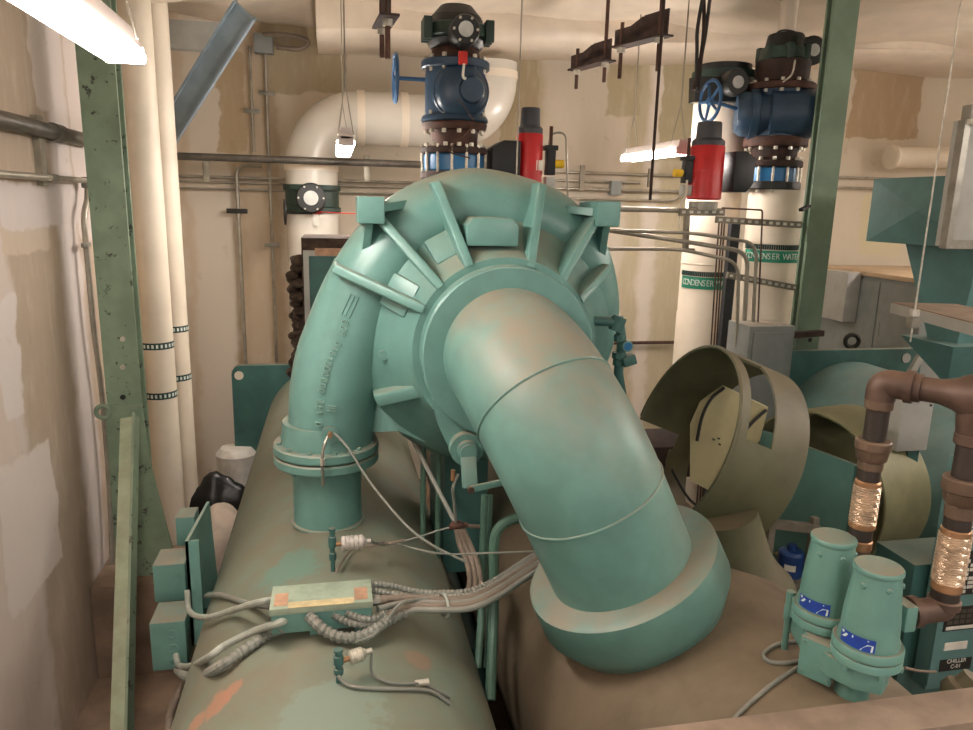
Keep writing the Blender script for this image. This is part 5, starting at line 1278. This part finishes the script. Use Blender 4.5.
bundle('tan cable along the lower side of the bundle right of the junction box', [(388, 616, 1.40), (402, 607, 1.41), (418, 606, 1.40)], 3, 8, .010, 'cable_tan')
bundle('lowest grey cable of the bundle right of the junction box', [(382, 624, 1.385), (396, 616, 1.39), (415, 610, 1.395)], 4, 12, .010, 'cable_grey')
bundle('thin dark cable twisting over the bundle right of the junction box', [(333, 638, 1.385), (352, 641, 1.38), (372, 636, 1.385), (386, 622, 1.39), (398, 606, 1.43), (412, 600, 1.42)], 1, 0, .005, 'cable_grey')
q = Zc(444, 603, 1.40); tag(MB().lathe([(.036, -.004), (.040, -.004), (.040, .004), (.036, .004)], q-V((0, 0, .008)), (1, .25, 0), 24).build('cable_tie', 'cable_pale'), 'pale tie wrapped round the cable bundle', 'cable tie')
# small fittings on the box
for k, (x, y, z) in enumerate(((278, 617, 1.425), (317, 613, 1.44), (322, 616, 1.43), (341, 610, 1.445), (353, 609, 1.445), (376, 598, 1.435))):
    pass
fit = thing('conduit_fitting', 'brass conduit fitting on the right end of the junction box', 'fitting', Zc(375, 600, 1.43))
q = V((j1.x, (j0.y+j2.y)/2, 1.43)); MB().cyl(q, q+V((.03, 0, 0)), .018, seg=8).build('lock_nut', 'galv', fit); MB().cyl(q+V((.03, 0, 0)), q+V((.05, 0, 0)), .014, seg=12).build('collar', 'cable_tan', fit)

# ---- gauge valves on the condenser barrel
def zc_(p): return BC.z+sqrt(RC**2-(p.x-BC.x)**2)
def gvalve(label, px, py, h, fdir, big, name='gauge_valve'):
    b = surf(px, py, BC, RC, 0); t = thing(name, label, 'valve', b)
    H = lambda f: b+Z_*h*f
    MB().lathe([(0, -.005), (.008, -.005), (.008, h*.25), (.013, h*.27), (.013, h*.42), (.009, h*.44), (.009, h*.55), (.014, h*.57), (.014, h*.8), (.010, h*.82), (.010, h*.92), (.013, h*.94), (.013, h), (0, h)], b, Z_, 12).build('stem', 'teal_dark', t)
    d = V(fdir).normalized(); o = H(.62)
    MB().cyl(o, o+d*.035, .008, seg=10).build('side_nipple', 'brass', t)
    prof = [(0, .03), (.012, .03)]
    n = 5; L = .075 if big else .035; r = .026 if big else .02
    for i in range(n): prof += [(r*.9, .032+L*i/n), (r, .032+L*(i+.3)/n), (r, .032+L*(i+.8)/n)]
    prof += [(r*.85, .034+L), (.008, .045+L), (.008, .06+L), (0, .06+L)]
    MB().lathe(prof, o, d, 22).build('transducer', 'pale_filter' if big else 'bolt', t)
    return o+d*(.06+L), t
f1, _ = gvalve('gauge valve with fat ribbed pale sensor at the foot of the discharge pipe', 333, 571, .165, (1, .02, .02), True)
f2, _ = gvalve('gauge valve with small steel sensor on the left barrel below the junction box', 339, 682, .10, (.95, .25, .1), False)
b = surf(333, 580, BC, RC, 0)
def wire(label, pts, r=.0035, mat='cable_grey', name='thin_wire', cat='wire', seg=7):
    return tag(MB().tube(catmull(pts, 6), r, seg).build(name, mat), label, cat)
wire('wire from the ribbed sensor curving up to the tan wire knot', [f1, Zc(385, 545, 1.39), at(415, 538, Y=2.55), at(440, 530, Y=2.55), at(456, 526, Y=2.55)])
wire('wire from the ribbed sensor running right towards the suction elbow', [f1+V((0, 0, -.01)), Zc(390, 542, 1.385), at(420, 550, Y=2.4), at(448, 554, Y=2.35), at(490, 553, Y=2.30), at(545, 551, Y=2.3)])
wire('thin copper wire along the sensor foot to the right', [b+V((.01, 0, .03)), Zc(352, 549, 1.375), Zc(372, 546, 1.375), at(405, 540, Y=2.5)], .004, 'cable_tan')
dv_ = at(330, 432, Y=YC-.2)
wire('grey wire hanging from the discharge leg fitting down to the cable bundle', [at(334, 433, Y=YC-.19), at(348, 448, Y=YC-.24), at(370, 482, Y=2.62), at(405, 524, Y=2.5), at(432, 545, Y=2.42), at(466, 562, Y=2.38)], .005)
t = thing('pressure_fitting', 'small brass pressure fitting with capped tube on the discharge leg', 'fitting', dv_-V((0, 0, .2)))
MB().lathe([(0, 0), (.03, 0), (.034, .01), (.034, .03), (0, .03)], at(330, 433, Y=YC-.155), (0, -1, 0), 8).build('hex_plug', 'teal_dusty', t)
MB().cyl(at(330, 433, Y=YC-.18), at(330, 436, Y=YC-.21), .01, seg=8).build('nipple', 'brass', t)
m = MB(); m.tube(catmull([at(329, 434, Y=YC-.20), at(324, 446, Y=YC-.225), at(322, 462, Y=YC-.235), at(323, 476, Y=YC-.235)], 5), .006, 8); m.build('hanging_tube', 'galv', t)
q = at(322.5, 462, Y=YC-.235); MB().cyl(q-V((0, 0, .012)), q+V((0, 0, .012)), .011, seg=6).build('flare_nut', 'bolt', t)
q = at(323, 478, Y=YC-.235); MB().cyl(q-V((0, 0, .03)), q, .008, seg=6).build('cap', 'galv', t)
wire('stripped sensor wires lying on the left barrel below the junction box', [f2, Zc(372, 672, 1.37), surf(385, 681, BC, RC, .01), surf(400, 684, BC, RC, .008), surf(424, 684, BC, RC, .008), surf(440, 692, BC, RC, .008), surf(450, 697, BC, RC, .006)], .0045)
wire('loop of grey wire at the foot of the small steel sensor', [surf(338, 676, BC, RC, .03), surf(346, 684, BC, RC, .01), surf(362, 688, BC, RC, .008), surf(392, 689, BC, RC, .008), surf(430, 691, BC, RC, .008), surf(450, 704, BC, RC, .006)], .0055)
q = surf(422, 683, BC, RC, .01); tag(MB().cyl(q-V((.02, 0, 0)), q+V((.02, .003, 0)), .010, seg=10).build('wire_connector', 'bolt'), 'small steel wire connector lying on the left barrel', 'connector')
# ---- pipes and wires in the gap between the barrels
def gpipe(label, pts, r, mat, name='oil_line', cat='pipe', ribs=False):
    return flex(label, pts, r, mat, ribs, name, cat)
gpipe('green ribbed conduit rising in the gap beside the crank arm', [at(485, 495, Y=2.55), at(483, 540, Y=2.55), at(482, 600, Y=2.5), at(478, 668, Y=2.35)], .014, 'gap_green')
gpipe('dark green conduit rising beside the ribbed one in the gap', [at(490, 495, Y=2.6), at(489, 540, Y=2.6), at(489, 600, Y=2.55), at(486, 668, Y=2.4)], .010, 'gap_green')
gpipe('green oil pipe bending out of the gap behind the suction elbow', [at(540, 517, Y=2.45), at(515, 519, Y=2.45), at(500, 527, Y=2.45), at(494, 545, Y=2.45), at(494, 600, Y=2.42), at(490, 700, Y=2.2)], .019, 'gap_green')
kn = at(457, 525, Y=2.55)
m = MB(); m.sphere(kn, .022, 10, (1.3, 1, .8)); m.cyl(kn-V((.03, 0, .01)), kn+V((.04, 0, .0)), .010, seg=8); tag(m.build('wire_clamp', 'rust'), 'brown clamp gathering the wires in the gap between the barrels', 'clamp')
for i, (dx, lab) in enumerate(((-4, 'tan cable dropping from the wire clamp, leftmost of three'), (1, 'tan cable dropping from the wire clamp, middle of three'), (6, 'tan cable dropping from the wire clamp, rightmost of three'))):
    flex(lab, [at(459+dx*.6, 529, Y=2.54), at(464+dx, 545, Y=2.52), at(471+dx, 562, Y=2.47), at(474+dx, 578, Y=2.40), at(474+dx*1.3, 592, Y=2.33)], .011, 'cable_tan', False, 'cable', 'cable')
wire('dark tube slanting from behind the compressor to the wire clamp', [at(412, 438, Y=2.95), at(432, 478, Y=2.75), at(455, 522, Y=2.56)], .009, 'cable_grey', 'capillary_tube', 'tube')
wire('thin line rising from the wire clamp to the drain plug', [at(456, 522, Y=2.54), at(454, 500, Y=2.52), at(453, 488, Y=2.5), at(458, 474, Y=2.5)], .006, 'cable_grey')
wire('short wire from the wire clamp to the ribbed conduit', [kn, at(470, 526, Y=2.55), at(483, 527, Y=2.56)], .008, 'cable_tan')
# oil tank and frame in the shadow under the compressor
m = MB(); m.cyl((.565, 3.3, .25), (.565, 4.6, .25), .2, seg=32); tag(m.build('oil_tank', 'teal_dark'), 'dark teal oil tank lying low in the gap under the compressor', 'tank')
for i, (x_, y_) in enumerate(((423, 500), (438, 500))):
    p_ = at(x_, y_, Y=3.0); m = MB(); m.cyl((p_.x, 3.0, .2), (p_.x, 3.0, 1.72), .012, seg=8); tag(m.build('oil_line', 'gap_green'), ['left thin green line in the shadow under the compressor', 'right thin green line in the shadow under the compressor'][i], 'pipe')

# ---- purge valve on the right of the casing
q = at(597, 321, Y=2.70); e = at(620, 322, Y=2.70)
t = thing('purge_valve', 'dark teal angle valve with blue knob on the right of the compressor', 'valve', at(626, 368, Y=2.70))
MB().tube(fillet([q-V((.1, -.05, 0)), q, e, at(622, 345, Y=2.70), at(618, 372, Y=2.70), at(622, 395, Y=2.72)], .03, 5), .019, 14).build('valve_pipe', 'teal_dark', t)
MB().cyl(e-V((.02, 0, .035)), e+V((.0, 0, .02)), .028, seg=14).build('elbow_fitting', 'teal_dark', t)
for (x_, y_, r_) in ((617, 319, .026), (620, 338, .026), (619, 355, .03), (619, 362, .026)): p_ = at(x_, y_, Y=2.70); MB().cyl(p_-V((0, 0, .012)), p_+V((0, 0, .012)), r_, seg=8).build('valve_nut', 'teal_dark', t)
p_ = at(627, 346, Y=2.66); MB().cyl(p_+V((0, .04, 0)), p_-V((0, .01, 0)), .022, seg=18).build('valve_bonnet', 'teal_side', t); MB().cyl(p_-V((0, .012, 0)), p_-V((0, .004, 0)), .016, seg=18).build('blue_knob', 'blue_bright', t)
p_ = at(628, 360, Y=2.68); MB().box(p_, (.055, .05, .04), (V((.95, 0, .3)), V((0, 1, 0)), V((-.3, 0, .95))), .006).build('hex_cap', 'teal_dark', t)

# ---- box with torn brown lagging behind the discharge leg
lx0, lz1 = at(301, 238, Y=4.2).x, at(301, 238, Y=4.2).z; lx1 = at(352, 238, Y=4.2).x
t = thing('lagged_cabinet', 'dark framed teal box with torn brown lagging behind the discharge leg', 'cabinet', ((lx0+lx1)/2+.1, 4.45, 1.34))
zb0 = 1.335
m = MB(); m.bb((lx0, 4.2, zb0), (lx1+.15, 4.7, lz1)); m.build('cabinet_body', 'brown_mat', t)
fx0 = at(303, 250, Y=4.18).x; pz1 = at(310, 256, Y=4.18).z
m = MB(); m.bb((fx0+.03, 4.185, zb0+.05), (lx1+.1, 4.20, pz1)); m.build('teal_panel', 'teal_dark', t)
m = MB(); m.bb((fx0, 4.17, pz1), (lx1+.12, 4.20, pz1+.03)); m.bb((fx0, 4.17, zb0+.03), (fx0+.03, 4.20, pz1)); m.build('panel_frame', 'grey_light', t)
p_ = at(326, 250, Y=4.17); m = MB(); m.box(p_+V((.02, 0, -.01)), (.16, .012, .04)); m.build('brown_tag', 'peach_wear', t)
rnd = random.Random(3)
m = MB(); prof = []
for i in range(26):
    z = zb0+.0+(at(292, 262, Y=4.2).z-zb0)*i/25
    for k in range(3):
        m.sphere((lx0-.005-.055*rnd.random(), 4.2+.1*k+.05*rnd.random(), z), .028+.02*rnd.random(), 8, (1.0, 1.2, .7))
lag = m.build('torn_lagging', 'brown_mat', t); lag['kind'] = 'stuff'
# ---- bags and bucket in the corner behind the left barrel
sk = at(212, 520, Y=4.9)
bk = at(228, 462, Y=5.95)
t = thing('plastic_bucket', 'white bucket end showing in the corner behind the left barrel', 'bucket', V((bk.x+.07, 5.95, 0)))
zk = at(228, 446, Y=5.95).z
MB().lathe([(0, 0), (.14, 0), (.16, zk-.06), (.12, zk-.01), (0, zk)], (bk.x+.07, 5.95, 0), Z_, 32).build('bucket_body', 'bucket', t)
def lump(name, mat, label, c, r, sc, amp, seed):
    rn = random.Random(seed); m = MB(); m.sphere(c, r, 24, sc); bmesh.ops.subdivide_edges(m.bm, edges=m.bm.edges[:], cuts=1, use_grid_fill=True)
    for v in m.bm.verts: d = (v.co-V(c)); v.co += d.normalized()*amp*(sin(v.co.x*31+seed)+sin(v.co.y*27)+sin(v.co.z*35+seed*2))*.5
    for v in m.bm.verts: v.co.z = max(v.co.z, c[2]-r*sc[2]*.8)
    return tag(m.build(name, mat, smooth=60), label, 'bag')
s_ = at(222, 512, Y=4.9)
lump('paper_sack', 'sack', 'pale crumpled paper sack lying in the corner left of the barrel', (s_.x-.03, 4.95, .27), .335, (.55, 1.0, 1.0), .02, 2)
s_ = at(214, 478, Y=5.5)
lump('plastic_bag', 'bag_black', 'crumpled black plastic bag in the corner under the white bucket', (s_.x+.03, 5.45, .30), .27, (.9, .6, 1.28), .03, 5)
# dark hose on the floor
tag(MB().tube(catmull([at(186, 680, Y=2.85), at(178, 695, Y=2.8), at(170, 715, Y=2.7), at(166, 745, Y=2.6), V((-.8, 2.5, .03)), V((-.8, 2.3, .02))], 6), .016, 10).build('rubber_hose', 'cable_tan'), 'dark hose dropping to the floor at the lower left', 'hose')
# bare primer patch on the shell
# ================================================================== fluorescent strip lights
def strip_light(label, c, d, L, w=.13, hang=(), power=30, tubes=2, top=4.25, rope_r=.005, chain=False, two=False):
    c = V(c); d = V(d).normalized(); s = Z_.cross(d).normalized()
    t = thing('strip_light', label, 'light fixture', c-V((0, 0, .06)))
    m = MB(); m.prism([(-w*.36, 0), (-w*.28, .05), (w*.28, .05), (w*.36, 0), (w*.30, -.012), (-w*.30, -.012)], L, c-d*L/2, (s, Z_, d)); m.build('housing', 'lamp_housing', t)
    for k in ((-1, 1) if tubes == 2 else (0,)):
        o = c+s*k*w*.36-V((0, 0, .032)); MB().cyl(o-d*(L/2-.02), o+d*(L/2-.02), .017, seg=14).build('tube_lamp', 'lamp_tube', t)
    for e in (-1, 1):
        m = MB(); m.box(c+d*e*(L/2-.01)-V((0, 0, .025)), (w*.9, .05, .02), (s, Z_, d)); m.build('lamp_socket', 'lamp_housing', t)
    for f in hang:
        b = c+d*L*f+V((0, 0, .06)); apex = b+V((0, 0, .24))
        m = MB(); m.tube([b-s*w*.45-V((0, 0, .05)), apex], rope_r*.7, 6); m.tube([b+s*w*.45-V((0, 0, .05)), apex], rope_r*.7, 6); m.tube([apex, V((apex.x, apex.y, top))], rope_r, 6); m.build('hanger_wire', 'wire', t)
    return t
paint('lamp_housing', 'c9bcb6', .45, var=.02)
e1 = at(133, 60, Y=2.62)
strip_light('bright twin tube strip light hanging close at the upper left corner', (e1.x-.018, 2.62-.61, e1.z+.035), (0, 1, 0), 1.22, .125, (.42,), 26)
e3 = at(346, 140, Y=4.5)
strip_light('far twin tube strip light seen end on before the white pipe elbow', (e3.x, 4.5+.61, e3.z+.02), (0, 1, 0), 1.22, .10, (-.47, .40), 22, top=4.25)
a2, b2 = at(627, 157, Y=5.95), at(684, 154, Y=4.95); b2.z = a2.z = (a2.z+b2.z)/2
strip_light('far strip light glowing in front of the back wall left of the right red actuator', (a2+b2)/2+V((0, 0, .03)), b2-a2, (b2-a2).length, .13, (-.40, .40), 18, top=4.25)
for lab, x, y in (('added unseen twin tube strip light overhead behind the viewpoint at the left', .2, -1.0), ('added unseen twin tube strip light overhead at the right of the viewpoint', 2.6, -.4), ('added unseen twin tube strip light overhead at the far right aisle', 5.7, 2.6), ('added unseen twin tube strip light overhead beside the hung grey box at right', 4.3, 1.7), ('added unseen twin tube strip light overhead near the back wall at far right', 5.7, 4.7)):
    strip_light(lab, (x, y, 3.35), (0, 1, 0), 1.22, .16, (-.4, .4), 34, top=4.25)  # fill fixtures out of view, added to brighten the room and its right side
# ================================================================== repeats share a group
GROUPS = {'strip_light': 'fluorescent strip lights', 'terminal_box': 'terminal boxes by the mounting plate', 'relief_valve': 'twin relief valves', 'cable': 'cables of the bundle', 'copper_line': 'copper lines by the labelled pipes',
          'bent_conduit': 'bent conduits to the electrical box', 'slotted_strut': 'slotted struts', 'olive_shroud': 'olive drum shrouds', 'hanger_beam': 'rusty hanger beams', 'flexible_conduit': 'flexible conduits of the junction box',
          'check_valve_stack': 'blue check valves', 'valve_actuator': 'red valve actuators', 'limit_switch': 'limit switches', 'butterfly_valve': 'black butterfly valves', 'condenser_water_pipe': 'labelled condenser water pipes',
          'insulated_pipe': 'white insulated pipes', 'steel_column': 'green steel columns', 'black_cable': 'black cables from the ceiling', 'gauge_valve': 'gauge valves on the left barrel', 'oil_line': 'green lines in the gap', 'thin_wire': 'thin sensor wires', 'sensor_cable': 'cables on the brown barrel', 'wall_strut': 'wall struts'}
for o in list(scene.objects):
    k = o.name.split('.')[0]
    if o.parent is None and k in GROUPS and 'label' in o and 'group' not in o: o['group'] = GROUPS[k]
# ================================================================== light
def area(name, loc, rot, sx, sy, power, col=(1, .93, .84)):
    l = bpy.data.lights.new(name, 'AREA'); l.shape = 'RECTANGLE'; l.size = sx; l.size_y = sy; l.energy = power; l.color = col
    o = bpy.data.objects.new(name, l); COL.objects.link(o); o.location = loc; o.rotation_euler = rot; return o
w = bpy.data.worlds.new('world'); scene.world = w; w.use_nodes = True
w.node_tree.nodes['Background'].inputs[0].default_value = (1, .97, .93, 1); w.node_tree.nodes['Background'].inputs[1].default_value = .5
vs = scene.view_settings
scene.display_settings.display_device = 'sRGB'; vs.view_transform = 'Standard'; vs.look = 'None'; vs.gamma = 1; vs.use_curve_mapping = False; vs.exposure = 0.32
